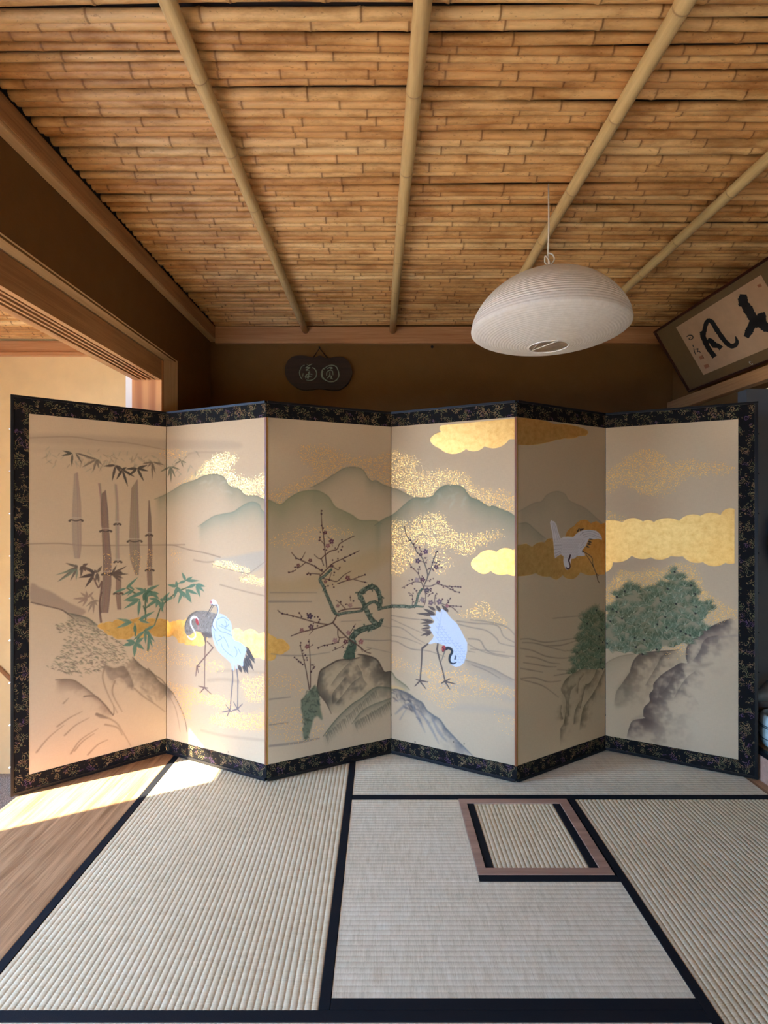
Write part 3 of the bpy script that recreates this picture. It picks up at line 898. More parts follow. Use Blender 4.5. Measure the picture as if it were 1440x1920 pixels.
buds([2], 'F', [(352, 775), (372, 795), (335, 770), (320, 750), (298, 732), (395, 712), (408, 735), (388, 755), (412, 755), (370, 670), (455, 800), (470, 830), (448, 862), (478, 818), (350, 625), (354, 600), (425, 590), (460, 620)])
blossom([2], px('F', [(412, 635)])[0], 4.2, (120, 62, 60))
ridge([3], px('H', [(0, 830), (65, 840), (100, 890), (150, 930), (190, 960), (225, 1000)]), 9, (130, 124, 90), 0.7, 0.6)
fill([3], px('H', [(65, 960), (150, 980), (190, 1000), (120, 1000), (65, 1010)]), (222, 180, 110), 0.6, 1.5)
mottle([3], px('H', [(60, 1000), (180, 1020), (300, 1090), (330, 1150), (330, 1300), (260, 1200), (100, 1090)]), (92, 84, 80), 0.7, 90, (4, 9), 1.4, 0.75)
line([3], px('H', [(65, 1000), (120, 998), (200, 1032), (280, 1082), (335, 1115), (375, 1180), (430, 1222), (490, 1262), (540, 1335), (620, 1420), (700, 1500), (778, 1578)]), [2.6, 3, 3.6, 3, 3.2, 3, 2.4, 3.4, 3.0, 2.2, 1], (104, 98, 92), 0.85, 1.0)
ridge([3], px('H', [(330, 1120), (375, 1180), (430, 1222), (490, 1262), (540, 1335), (620, 1420), (700, 1500), (778, 1578)]), 5, (150, 150, 146), 0.6, 0)
edgewash([3], px('H', [(65, 1000), (120, 998), (200, 1032), (280, 1082), (335, 1115), (375, 1180), (430, 1222), (490, 1262), (540, 1335), (620, 1420), (700, 1500), (778, 1578)]), 11, (112, 104, 96), 0.8, -1)
for pts in ([(240, 1110), (300, 1240), (360, 1370)], [(330, 1210), (410, 1330), (480, 1470)], [(420, 1250), (480, 1370), (550, 1450)], [(100, 1210), (180, 1140), (240, 1120)], [(140, 1260), (200, 1160)], [(90, 1100), (200, 1070)], [(300, 1180), (400, 1290)], [(440, 1280), (520, 1400)]):
    line([3], px('H', pts), [2, 6, 1], (128, 124, 122), 0.55, 1.8)
# plum trunk and boughs, third panel
TB, TG = (58, 62, 50), (110, 118, 94)
def bough(ps, k, pts, w, col=TG, edge=TB):
    P = smooth_pts(px(k, pts), 5)
    ww = np.interp(np.linspace(0, 1, len(P)), np.linspace(0, 1, len(w)), w)
    line(ps, P, list(ww), edge, 0.95, smooth=False)
    line(ps, P, list(ww * 0.72), col, 0.95, smooth=False)
    for q, r in zip(P[::2], ww[::2]):
        if r > 4:
            for _ in range(3):
                j = rs.randn(2) * r * 0.22
                line(ps, [tuple(q + j), tuple(q + j + rs.randn(2) * r * 0.2)], r * 0.28, (62, 72, 54) if rs.rand() < .65 else (150, 150, 122), 0.75)


TR = [2]
fill(TR, px('P', [(862, 1765), (900, 1660), (940, 1560), (1000, 1560), (1010, 1640), (990, 1700), (985, 1765)]), (74, 92, 70), 0.95)
mottle(TR, px('P', [(862, 1765), (940, 1580), (1005, 1620), (985, 1765)]), (46, 58, 44), 0.7, 40, (2, 4), 0.9)
bough(TR, 'P', [(950, 1600), (965, 1530), (1020, 1470), (1110, 1430), (1210, 1410), (1270, 1380), (1290, 1340)], [12, 13, 12, 11, 11, 9, 7])
bough(TR, 'P', [(1230, 1375), (1180, 1330), (1140, 1260), (1110, 1200), (1090, 1140), (1050, 1060), (1060, 1030), (1120, 985), (1190, 960), (1240, 990), (1270, 1060), (1280, 1140), (1265, 1200)], [10, 10, 9, 9, 9, 10, 10, 9, 9, 9, 9, 9, 7])
bough(TR, 'P', [(1075, 1215), (1150, 1150), (1220, 1130), (1280, 1190)], [6, 6, 6, 7])
fill(TR, px('P', [(1105, 1080), (1150, 1040), (1200, 1020), (1225, 1060), (1220, 1105), (1150, 1125), (1112, 1140)]), SILK, 0.9)
bough([2, 3], 'P', [(1260, 1215), (1330, 1195), (1440, 1178)], [5, 5.4, 5.4])
bough([3], 'U', [(-40, 1585), (60, 1590), (160, 1590), (250, 1600), (360, 1590), (480, 1600)], [6, 6.5, 6.5, 6, 4, 2.5])
bough([3], 'U', [(330, 1600), (370, 1520), (390, 1420), (430, 1340), (465, 1300)], [4.5, 4.5, 4.5, 4.5, 4.0])
bough(TR, 'P', [(1075, 1230), (980, 1245), (880, 1255), (790, 1270), (750, 1220), (710, 1130), (670, 1040), (640, 960), (600, 880), (650, 840), (725, 770)], [4.5, 4.5, 5, 6, 6.5, 6, 5.5, 5.5, 6, 5, 5])
TW = (96, 66, 52)
for pts, w in (([(600, 840), (690, 750), (760, 690), (870, 640), (1040, 555)], 2.2), ([(675, 740), (660, 600), (645, 430), (620, 250), (612, 100)], 2.0), ([(650, 610), (720, 560), (790, 540), (820, 480), (900, 430), (985, 390)], 2.0), ([(640, 720), (615, 650), (580, 640), (535, 600)], 1.6), ([(610, 650), (650, 610)], 2.2), ([(655, 490), (600, 430), (590, 400)], 1.3),
               ([(625, 790), (540, 730), (440, 685), (340, 640), (280, 575)], 2.0), ([(440, 685), (370, 740), (310, 740)], 1.5), ([(395, 650), (435, 570)], 1.3), ([(600, 820), (500, 812), (450, 820)], 1.5), ([(730, 720), (800, 770), (830, 740)], 1.4), ([(330, 770), (280, 795), (240, 795)], 1.3),
               ([(630, 870), (700, 880), (790, 900), (870, 830), (950, 785)], 1.8), ([(800, 925), (890, 895), (970, 875), (1110, 825)], 1.7), ([(970, 875), (1060, 900), (1130, 915)], 1.5), ([(700, 890), (730, 800)], 1.3), ([(790, 1280), (745, 1360), (680, 1390), (540, 1435), (400, 1470), (275, 1515)], 2.4), ([(745, 1365), (860, 1490), (940, 1560), (1040, 1630), (1110, 1690), (1170, 1710)], 2.4),
               ([(680, 1385), (580, 1370), (470, 1340), (300, 1290), (170, 1260), (125, 1225)], 2.0), ([(800, 1440), (810, 1530), (890, 1528)], 1.8), ([(820, 1535), (790, 1590), (650, 1620), (570, 1650)], 1.5), ([(400, 1300), (365, 1255)], 1.2), ([(530, 1440), (480, 1500)], 1.2), ([(810, 1240), (890, 1215), (1060, 1200)], 2.4), ([(890, 1215), (830, 1150), (780, 1110)], 1.4), ([(940, 1190), (900, 1150)], 1.2), ([(945, 1120), (940, 1060)], 1.2),
               ([(930, 1500), (980, 1410), (1000, 1380)], 1.4), ([(1060, 1650), (1080, 1695)], 1.2), ([(1110, 1680), (1180, 1655)], 1.0), ([(740, 1680), (830, 1640), (880, 1600)], 1.3), ([(690, 400), (710, 420)], 1.2), ([(735, 480), (742, 505)], 1.0)):
    line(TR, px('P', pts), [w * 1.1, w, w * 0.7], TW, 0.95)
buds(TR, 'P', [(615, 272), (635, 300), (602, 345), (600, 405), (590, 440), (648, 490), (640, 540), (672, 548), (770, 525), (845, 432), (850, 510), (838, 545), (805, 570), (800, 645), (740, 660), (880, 630), (940, 605), (985, 585), (865, 660), (880, 672), (735, 735), (820, 745), (330, 640), (385, 650), (540, 725), (555, 745), (470, 805), (455, 820), (490, 825), (620, 770), (350, 745), (320, 740), (295, 785), (250, 800),
                   (760, 800), (755, 830), (705, 885), (740, 935), (755, 965), (690, 950), (660, 960), (1035, 845), (1105, 825), (1105, 910), (820, 920), (620, 105), (615, 140), (455, 1262), (540, 1300), (575, 1300), (595, 1330), (585, 1355), (570, 1400), (525, 1375), (365, 1255), (390, 1300), (230, 1270), (295, 1295), (175, 1262), (805, 1585), (680, 1620), (650, 1620), (740, 1600), (770, 1650), (860, 1640), (980, 1410), (940, 1080), (975, 1120), (830, 1130), (890, 1160), (580, 1650)])
for x, y, r, c in ((658, 352, 3.6, (78, 34, 38)), (728, 450, 4.8, (96, 46, 60)), (688, 500, 4.2, (140, 88, 84)), (912, 862, 4.6, (110, 52, 50)), (485, 1292, 5.6, (64, 44, 60)), (500, 1412, 5.0, (96, 62, 62)), (355, 720, 3.4, (110, 62, 50)), (770, 1565, 4.8, (168, 120, 110)), (890, 1580, 4.6, (86, 40, 44)), (920, 1480, 4.2, (160, 110, 100)), (1060, 1580, 4.8, (160, 90, 84)), (940, 1170, 4.2, (170, 130, 112)), (395, 1450, 4, (140, 90, 78)), (490, 665, 3.6, (104, 58, 48)), (800, 1175, 3.4, (140, 96, 84)), (730, 725, 3.4, (80, 44, 40)), (660, 905, 3.2, (120, 70, 58))):
    blossom(TR, px('P', [(x, y)])[0], r, c)
# plum twigs, fourth panel
PU = (72, 54, 60)
for pts, w in (([(490, 1290), (500, 1230), (555, 1100), (540, 980), (500, 860), (460, 770), (380, 680), (310, 550), (200, 390), (165, 230)], 2.4), ([(555, 1100), (610, 960), (650, 830), (690, 720), (720, 660)], 2.2), ([(490, 1280), (430, 1130), (390, 1030), (300, 940), (220, 820)], 1.9), ([(505, 1250), (610, 1250), (710, 1215), (860, 1250), (1000, 1262), (1115, 1265)], 1.9), ([(870, 1260), (950, 1305), (1020, 1340), (1090, 1355)], 1.6),
               ([(440, 1185), (330, 1180), (210, 1235), (120, 1280)], 1.5), ([(490, 1300), (520, 1380), (520, 1500), (490, 1600)], 1.9), ([(680, 1560), (675, 1470), (690, 1400), (710, 1370)], 1.6), ([(770, 1530), (860, 1570), (990, 1585), (1120, 1595)], 1.6), ([(940, 1590), (1010, 1640), (1070, 1700)], 1.5), ([(860, 1570), (900, 1520), (940, 1450)], 1.4), ([(310, 560), (390, 470)], 1.3), ([(270, 490), (185, 490)], 1.2), ([(430, 650), (415, 570)], 1.2),
               ([(490, 850), (430, 820)], 1.3), ([(505, 870), (555, 800)], 1.2), ([(400, 1030), (410, 940)], 1.2), ([(540, 985), (590, 960)], 1.2), ([(520, 1170), (600, 1150)], 1.3), ([(560, 1420), (640, 1360)], 1.2), ([(300, 1570), (300, 1410), (240, 1360)], 1.3), ([(380, 1370), (330, 1290)], 1.2), ([(490, 780), (550, 765)], 1.1)):
    line([3], px('U', pts), [w, w * 0.9, w * 0.6], (98, 88, 78) if w > 2 else (96, 74, 70), 0.95)
buds([3], 'U', [(345, 605), (360, 600), (385, 690), (448, 660), (415, 600), (690, 690), (715, 665), (655, 785), (635, 850), (668, 848), (728, 830), (698, 858), (760, 828), (790, 935), (745, 890), (580, 955), (640, 965), (655, 990), (275, 930), (320, 955), (415, 925), (390, 965), (425, 965), (400, 1030), (462, 1080), (245, 1155), (295, 1140), (210, 1235), (162, 1278), (310, 1185), (295, 1215), (605, 1135), (650, 1125), (590, 1165), (790, 1230), (820, 1265), (860, 1250), (925, 1250), (960, 1265), (1020, 1255), (1070, 1262), (1110, 1265), (940, 1302), (980, 1305), (1015, 1340), (1090, 1355),
                    (335, 1295), (370, 1325), (240, 1365), (260, 1405), (310, 1370), (295, 1410), (610, 1295), (605, 1330), (540, 1375), (585, 1390), (640, 1365), (565, 1420), (710, 1380), (690, 1410), (695, 1450), (805, 1470), (940, 1455), (895, 1485), (905, 1525), (925, 1595), (985, 1585), (1040, 1585), (1120, 1595), (1010, 1640), (270, 470), (320, 540), (190, 490), (235, 490), (300, 1470), (320, 1515), (410, 1510), (490, 1520), (515, 775), (530, 855)], 2.4, (74, 46, 54))
for x, y, r, c in ((522, 668, 4.6, (84, 56, 76)), (390, 825, 4.8, (70, 50, 66)), (700, 930, 4.6, (86, 60, 64)), (475, 1140, 4.6, (78, 46, 54)), (375, 1145, 4.4, (150, 126, 120)), (548, 1320, 5.0, (70, 58, 64)), (735, 1185, 3.6, (84, 54, 58)), (470, 1480, 5.0, (132, 112, 106)), (610, 1530, 5.0, (116, 92, 92)), (755, 1515, 5.4, (112, 88, 92)), (440, 718, 3.4, (76, 54, 62)), (885, 1585, 3.4, (150, 90, 90))):
    blossom([3], px('U', [(x, y)])[0], r, c)
# stooping crane, fourth panel
FE = (88, 74, 66)
for a, b, w in (((690, 480), (362, 452), 7.5), ((690, 470), (480, 370), 8), ((690, 400), (560, 325), 7), ((780, 420), (690, 310), 8), ((900, 430), (790, 300), 8), ((905, 430), (845, 330), 6), ((660, 590), (432, 552), 7), ((660, 600), (425, 618), 5), ((610, 690), (440, 715), 5.5), ((610, 660), (470, 650), 5), ((620, 760), (432, 830), 6.5), ((620, 750), (450, 740), 4), ((625, 765), (528, 840), 5)):
    A, B = px('N', [a, b])
    leaf([3], A, B, w, FE, 0.95, (150, 132, 116))
NB = px('N', [(565, 960), (640, 880), (660, 830), (630, 780), (585, 700), (620, 690), (570, 640), (650, 620), (670, 580), (595, 490), (690, 490), (700, 400), (770, 440), (785, 370), (860, 410), (910, 480), (960, 540), (1050, 620), (1120, 740), (1180, 860), (1225, 950), (1222, 1080), (1200, 1190), (1170, 1280), (1110, 1340), (1030, 1355), (965, 1325), (920, 1270), (920, 1180), (960, 1100), (980, 1040), (930, 1010), (860, 1005), (760, 960), (690, 945), (610, 965)])
fill([3], NB, (214, 220, 230), 1.0, smooth=False)
fill([3], px('N', [(880, 1060), (940, 1060), (965, 1090), (945, 1150), (915, 1210), (915, 1300), (870, 1240), (840, 1120)]), SILK, 0.96, 0)
for y in range(620, 1300, 46):
    for x in range(720 + (y // 46 % 2) * 34, 1220, 68):
        if (x - 720) < (y - 560) * 0.9 and (x - 640) > (y - 900) * 0.7 and not (x < 1000 and y > 950):
            line([3], px('N', [(x - 26, y - 10), (x - 6, y + 18), (x + 24, y + 6)]), 0.9, (158, 172, 194), 0.75)
line([3], px('N', [(800, 420), (780, 520), (760, 640), (720, 800)]), 1.2, (180, 190, 206), 0.7)
line([3], px('N', [(700, 520), (760, 600), (740, 700)]), 1.2, (180, 190, 206), 0.6)
line([3], px('N', [(815, 1085), (860, 1050), (910, 1035), (960, 1065), (968, 1110), (935, 1170), (925, 1240), (955, 1290), (1000, 1295), (1045, 1275)]), [4.0, 5.5, 4.8, 4.6, 4.4, 4.4, 4.2, 3.6, 2.4, 0.8], (52, 56, 62))
fill([3], px('N', [(1005, 1220), (1030, 1150), (1040, 1200), (1020, 1240)]), (86, 90, 98), 0.9)
fill([3], px('N', [(795, 1060), (800, 1010), (835, 990), (860, 1020), (850, 1075), (815, 1095)]), (196, 72, 66), 0.95)
line([3], px('N', [(805, 1020), (830, 1050), (840, 1090)]), 1.6, (60, 50, 52), 0.9)
line([3], px('N', [(845, 1090), (820, 1160), (785, 1265)]), [2.6, 1.8, 1.0], (120, 112, 100), 0.95)
CL = (104, 88, 78)
line([3], px('N', [(560, 965), (465, 1040), (460, 1090), (455, 1260), (430, 1580)]), [2.6, 4.0, 3.0, 2.8, 2.6], CL, smooth=False)
line([3], px('N', [(728, 965), (715, 1060), (765, 1260), (800, 1380), (850, 1590)]), [2.8, 3.6, 2.8, 2.6, 2.6], CL, smooth=False)
for a, b in (((430, 1585), (362, 1565)), ((430, 1585), (562, 1608)), ((430, 1585), (340, 1680)), ((430, 1600), (525, 1720)), ((850, 1595), (935, 1555)), ((850, 1595), (790, 1630)), ((850, 1600), (1020, 1640)), ((850, 1600), (930, 1730))):
    line([3], px('N', [a, b]), [3.4, 1.6], CL)

# ================= fifth and sixth panel
gold([4], scallop(px('I', [(55, 222), (400, 278), (700, 330), (722, 352), (705, 388), (640, 388), (590, 412), (500, 412), (420, 425), (330, 452), (55, 470)]), 0.06))
ridge([4], px('I', [(60, 1110), (200, 1030), (280, 1010), (330, 950), (420, 915), (500, 940), (540, 1000), (620, 1040), (700, 1080), (780, 1150), (880, 1240)]), 45, (156, 146, 116), 0.45, 0.25)
ridge([4], px('I', [(60, 1225), (140, 1215), (220, 1280), (320, 1365)]), 18, (140, 136, 106), 0.45, 0.3)
gold([4], scallop(px('I', [(55, 1435), (140, 1412), (195, 1440), (250, 1400), (310, 1400), (345, 1362), (400, 1368), (500, 1370), (525, 1290), (590, 1245), (640, 1195), (700, 1185), (748, 1220), (800, 1198), (840, 1228), (880, 1215), (880, 1700), (800, 1700), (730, 1712), (650, 1680), (590, 1742), (520, 1742), (480, 1708), (420, 1755), (360, 1722), (280, 1718), (225, 1690), (55, 1718)]), 0.06))
OB = px('O', [(235, 215), (262, 165), (290, 190), (320, 190), (370, 265), (395, 370), (440, 510), (460, 550), (520, 515), (600, 510), (720, 520), (780, 450), (870, 395), (960, 368), (1080, 368), (1200, 390), (1270, 450), (1310, 520), (1318, 582), (1230, 555), (1150, 570), (1060, 545), (1030, 580), (980, 700), (900, 800), (960, 870), (965, 910), (900, 915), (800, 915), (740, 970), (680, 975), (665, 1060), (640, 1170), (600, 1210), (560, 1190), (525, 1100), (510, 1010), (520, 920), (460, 885), (400, 910), (340, 970), (325, 900), (315, 760), (300, 600), (285, 440), (255, 330)])
for a, b, w in (((1030, 560), (1150, 565), 5), ((1020, 600), (1110, 640), 6), ((1000, 660), (1100, 670), 5), ((985, 700), (1060, 745), 5), ((900, 390), (820, 330), 3), ((800, 430), (840, 330), 4), ((840, 390), (950, 340), 5), ((900, 790), (940, 840), 3)):
    A, B = px('O', [a, b])
    leaf([4], A, B, w, (62, 44, 40), 0.95)
fill([4], OB, (240, 226, 216), 1.0, smooth=False)
for y in range(560, 960, 34):
    for x in range(330 + (y // 34 % 2) * 18, 940, 36):
        if (x - 300) * 1.0 > (y - 900) and x + y * 0.55 < 1330 and not (x > 820 and y > 640):
            line([4], px('O', [(x - 14, y + 6), (x, y + 16), (x + 14, y + 2)]), 0.9, (186, 164, 148), 0.55)
for pts in ([(275, 230), (310, 420), (330, 620)], [(300, 230), (350, 420), (390, 580)], [(330, 240), (380, 420), (430, 560)], [(330, 700), (480, 690)], [(330, 780), (480, 760)], [(335, 860), (480, 800)], [(340, 920), (460, 850)], [(900, 430), (1080, 400), (1250, 470)], [(920, 480), (1080, 450), (1290, 540)], [(940, 530), (1060, 490), (1200, 530)], [(860, 480), (930, 420)], [(880, 700), (960, 600)], [(860, 760), (940, 700)]):
    line([4], px('O', pts), 0.9, (164, 146, 132), 0.75)
line([4], px('O', [(655, 900), (640, 960), (625, 1000), (640, 1060), (655, 1120), (640, 1170), (600, 1180), (570, 1150)]), [3.4, 4.2, 4, 3.2, 3.2, 3.2, 3, 2], (78, 40, 38))
line([4], px('O', [(905, 830), (940, 830), (1100, 940), (1130, 1100), (1190, 1260), (1245, 1320)]), [1.6, 1.8, 2.2, 2.2, 2.0, 1.2], (104, 72, 40))
line([4], px('O', [(980, 880), (1060, 1000), (1140, 1150), (1200, 1300), (1230, 1420), (1265, 1475)]), [1.6, 2.0, 2.2, 2.2, 2.2, 1.2], (104, 72, 40))
for k, pts in (('J', [(75, 555), (150, 552), (270, 580), (370, 575), (560, 545)]), ('J', [(90, 585), (200, 590), (330, 625), (470, 660)]), ('J', [(300, 612), (430, 608), (560, 570)]), ('J', [(70, 635), (180, 655), (300, 705), (450, 722), (560, 705)]), ('J', [(120, 705), (220, 720), (330, 760), (420, 770)]), ('J', [(100, 760), (200, 775), (310, 795), (390, 797)]), ('J', [(75, 810), (160, 825), (270, 845)]), ('J', [(370, 875), (430, 865), (520, 850)]), ('J', [(75, 900), (200, 895), (320, 930), (430, 920)]), ('J', [(80, 910), (180, 935), (280, 970), (410, 1065)]), ('J', [(480, 655), (600, 655)]), ('J', [(400, 822), (520, 830)]), ('J', [(360, 372), (600, 350)])):
    line([4], px(k, pts), [1.4, 2.2, 1.0], (138, 116, 92), 0.65, 0.9)
flecks([5], px('K', [(45, 790), (60, 680), (180, 590), (300, 495), (430, 465), (570, 505), (620, 580), (800, 540), (870, 570), (1010, 570), (1130, 600), (1130, 670), (1000, 670), (860, 690), (740, 710), (660, 800), (560, 850), (400, 840), (290, 800), (210, 750), (120, 820), (45, 840)]), 0.72, 6, 0.16)
flecks([5], px('K', [(45, 990), (110, 985), (240, 1050), (45, 1070)]), 0.55, 5)
lobes([5], 'K', [(25, 1078, .1), (212, 1078, .2), (385, 1072, .18), (476, 1076, .14), (690, 1066, .17), (870, 1023, .14), (1040, 1016, .22), (1157, 965, 0), (1157, 1422, .1), (1080, 1418, .18), (890, 1412, .16), (722, 1364, .05), (620, 1360, .16), (452, 1372, .14), (290, 1358, .14), (130, 1412, -.2), (60, 1500, .3), (25, 1508, 0)])
flecks([5], px('K', [(45, 1720), (110, 1590), (200, 1480), (330, 1500), (430, 1470), (560, 1470), (640, 1430), (800, 1425), (860, 1520), (900, 1640), (900, 1720)]), 0.78, 6, 0.3)
flecks([5], px('L', [(50, 420), (60, 200), (140, 60), (300, 20), (460, 60), (600, -40), (820, -30), (880, 80), (960, 170), (1060, 230), (1170, 300), (1150, 350), (960, 410), (900, 400)]), 0.74, 6, 0.3)
flecks([5], px('L', [(540, 570), (740, 560), (740, 690), (600, 680)]), 0.5, 6, 0.25)
# rocks of the last two panels
RB = (122, 104, 82)
ridge([4], px('J', [(425, 1010), (440, 960), (490, 890), (560, 840), (640, 800), (745, 800), (815, 780)]), 40, (150, 130, 96), 0.4, 0.2)
CL5 = (120, 102, 74)
edgewash([4], px('J', [(760, 798), (640, 805), (560, 845), (480, 900), (445, 960), (432, 1005), (462, 1060), (475, 1120), (470, 1200), (450, 1300), (425, 1350), (425, 1510)]), 9, CL5, 0.8, 1)
for pts, wd, sd in (([(745, 810), (720, 880), (680, 940), (640, 950)], 8, 1), ([(640, 860), (590, 930), (580, 1040)], 8, -1), ([(830, 780), (780, 890), (740, 980), (690, 1060), (630, 1150), (605, 1250), (592, 1360)], 13, 1),
                    ([(570, 950), (520, 1010), (500, 1120), (500, 1240)], 9, -1), ([(590, 1100), (550, 1200), (540, 1310)], 6, 1), ([(650, 960), (620, 1080), (600, 1170)], 7, -1), ([(440, 1130), (432, 1190), (452, 1260)], 6, -1)):
    edgewash([4], px('J', pts), wd, CL5, 0.75, sd)
fill([5], px('L', [(60, 640), (330, 650), (520, 640), (740, 640), (740, 720), (600, 790), (520, 860), (460, 960), (400, 1080), (380, 1190), (280, 1230), (240, 1360), (60, 1360)]), (186, 158, 116), 0.4, 4)
ridge([5], px('L', [(60, 745), (130, 700), (220, 670), (340, 655)]), 14, (140, 118, 84), 0.45, 0.3)
line([5], px('L', [(690, 622), (600, 632), (480, 640), (380, 655), (330, 690), (300, 740), (280, 800)]), [1, 2, 2.4, 3, 3, 3, 2], (92, 76, 58), 0.85)
RKC = (104, 86, 66)
edgewash([5], px('L', [(690, 622), (600, 632), (480, 640), (380, 655), (330, 690), (300, 740), (280, 800), (240, 860), (200, 920), (160, 980), (140, 1100)]), 17, RKC, 0.8, 1)
edgewash([5], px('L', [(600, 640), (540, 680), (500, 760), (440, 860), (400, 930)]), 9, RKC, 0.5, 1)
fill([5], px('L', [(270, 800), (330, 820), (300, 920), (250, 1040), (160, 1120), (160, 960), (230, 860)]), (146, 126, 92), 0.35, 6)
DL = px('L', [(765, 740), (700, 735), (640, 770), (560, 820), (515, 860), (475, 910), (470, 960), (440, 1000), (442, 1060), (395, 1110), (388, 1180), (400, 1200), (300, 1220), (265, 1290), (245, 1370)])
edgewash([5], DL, 26, (116, 96, 80), 0.85, 1)
edgewash([5], DL, 8, (88, 72, 60), 0.7, 1, 0.6)
for pts in ([(700, 760), (640, 830), (600, 920), (520, 1010)], [(830, 800), (760, 850), (700, 930), (640, 1040)], [(560, 860), (530, 950), (500, 1060)]):
    edgewash([5], px('L', pts), 10, (108, 90, 74), 0.5, 1)
UL = px('L', [(1145, 350), (1050, 385), (960, 425), (880, 460), (830, 500), (790, 550), (755, 600), (748, 680), (765, 745)])
edgewash([5], UL, 17, (116, 96, 82), 0.8, 1)
edgewash([5], UL, 5, (84, 70, 60), 0.8, 1, 0.5)
edgewash([5], px('L', [(1030, 500), (940, 515), (890, 560), (860, 640), (800, 720)]), 14, (110, 92, 78), 0.6, 1)
for pts in ([(770, 750), (860, 760), (970, 735)], [(760, 800), (830, 800), (890, 835)], [(300, 1220), (400, 1180), (480, 1200), (600, 1120)]):
    line([5], px('L', pts), [4, 8, 2], (150, 126, 100), 0.4, 3.5)
line([5], px('L', [(1190, 505), (1080, 510), (960, 530)]), 2, (150, 132, 120), 0.35, 1.5)
# pines
PINE = [(px('L', [(65, 420), (100, 280), (160, 240), (150, 150), (230, 110), (270, 65), (330, 90), (350, 130), (420, 110), (450, 160), (470, 100), (540, 60), (600, 80), (600, 10), (650, -55), (715, 0), (720, 60), (790, 60), (832, 120), (820, 200), (940, 220), (968, 270), (900, 340), (870, 400), (920, 440), (860, 490), (780, 550), (640, 580), (500, 600), (380, 640), (230, 630), (100, 600), (40, 600), (40, 440)]), [5]),
        (px('J', [(820, 400), (790, 330), (740, 280), (700, 300), (690, 350), (640, 330), (620, 380), (630, 450), (590, 540), (600, 610), (570, 650), (545, 720), (525, 840), (600, 800), (740, 800), (820, 780)]), [4])]
for out, ps in PINE:
    fill(ps, out, (142, 134, 100), 0.8, 2.0)
    P = np.asarray(smooth_pts(out, 3, True))
    lo, hi = P.min(0), P.max(0)
    cs = []
    tries = 0
    want = 150 if ps == [5] else 60
    while len(cs) < want and tries < 6000:
        tries += 1
        p = lo + (hi - lo) * rs.rand(2)
        c = False
        for i in range(len(P)):
            (ax, ay), (bx, by) = P[i], P[(i + 1) % len(P)]
            if (ay > p[1]) != (by > p[1]) and p[0] < ax + (p[1] - ay) / (by - ay) * (bx - ax):
                c = not c
        if c and all((p[0] - q[0]) ** 2 + (p[1] - q[1]) ** 2 > 42 for q in cs):
            cs.append(p)
    cs += [np.array(q) for q in out[::1]]
    cs.sort(key=lambda q: q[1])
    for q in cs:
        t0 = -math.pi / 2 + rs.randn() * 0.5
        col = [(76, 92, 62), (88, 106, 74), (84, 92, 58), (100, 114, 84)][rs.randint(4)]
        for k in range(13):
            t = t0 + (k / 12 - 0.5) * 2.6
            L = 10 + 3 * rs.rand()
            line(ps, [tuple(q + (0, 4)), tuple(q + (0, 4) + np.array((math.cos(t), math.sin(t))) * L)], [1.5, 0.7], col, 0.85, 0.5)
        for k in range(7):
            t = t0 + (rs.rand() - 0.5) * 2.2
            line(ps, [tuple(q + (0, 4)), tuple(q + (0, 4) + np.array((math.cos(t), math.sin(t))) * 9)], [0.9, 0.5], (182, 176, 140), 0.8, 0.5)
    for q in cs[::7]:
        line(ps, [tuple(q + (0, 4)), tuple(q + (0.6, 5))], 3.0, (38, 34, 26), 0.9)
# worn specks along the lower edge
for x, y in ((376, 1404), (397, 1408), (428, 1410), (778, 1391), (850, 1391), (870, 1395)):
    line([1, 3], [(x, y), (x + 0.6, y)], 2.0, (90, 78, 64), 0.9)


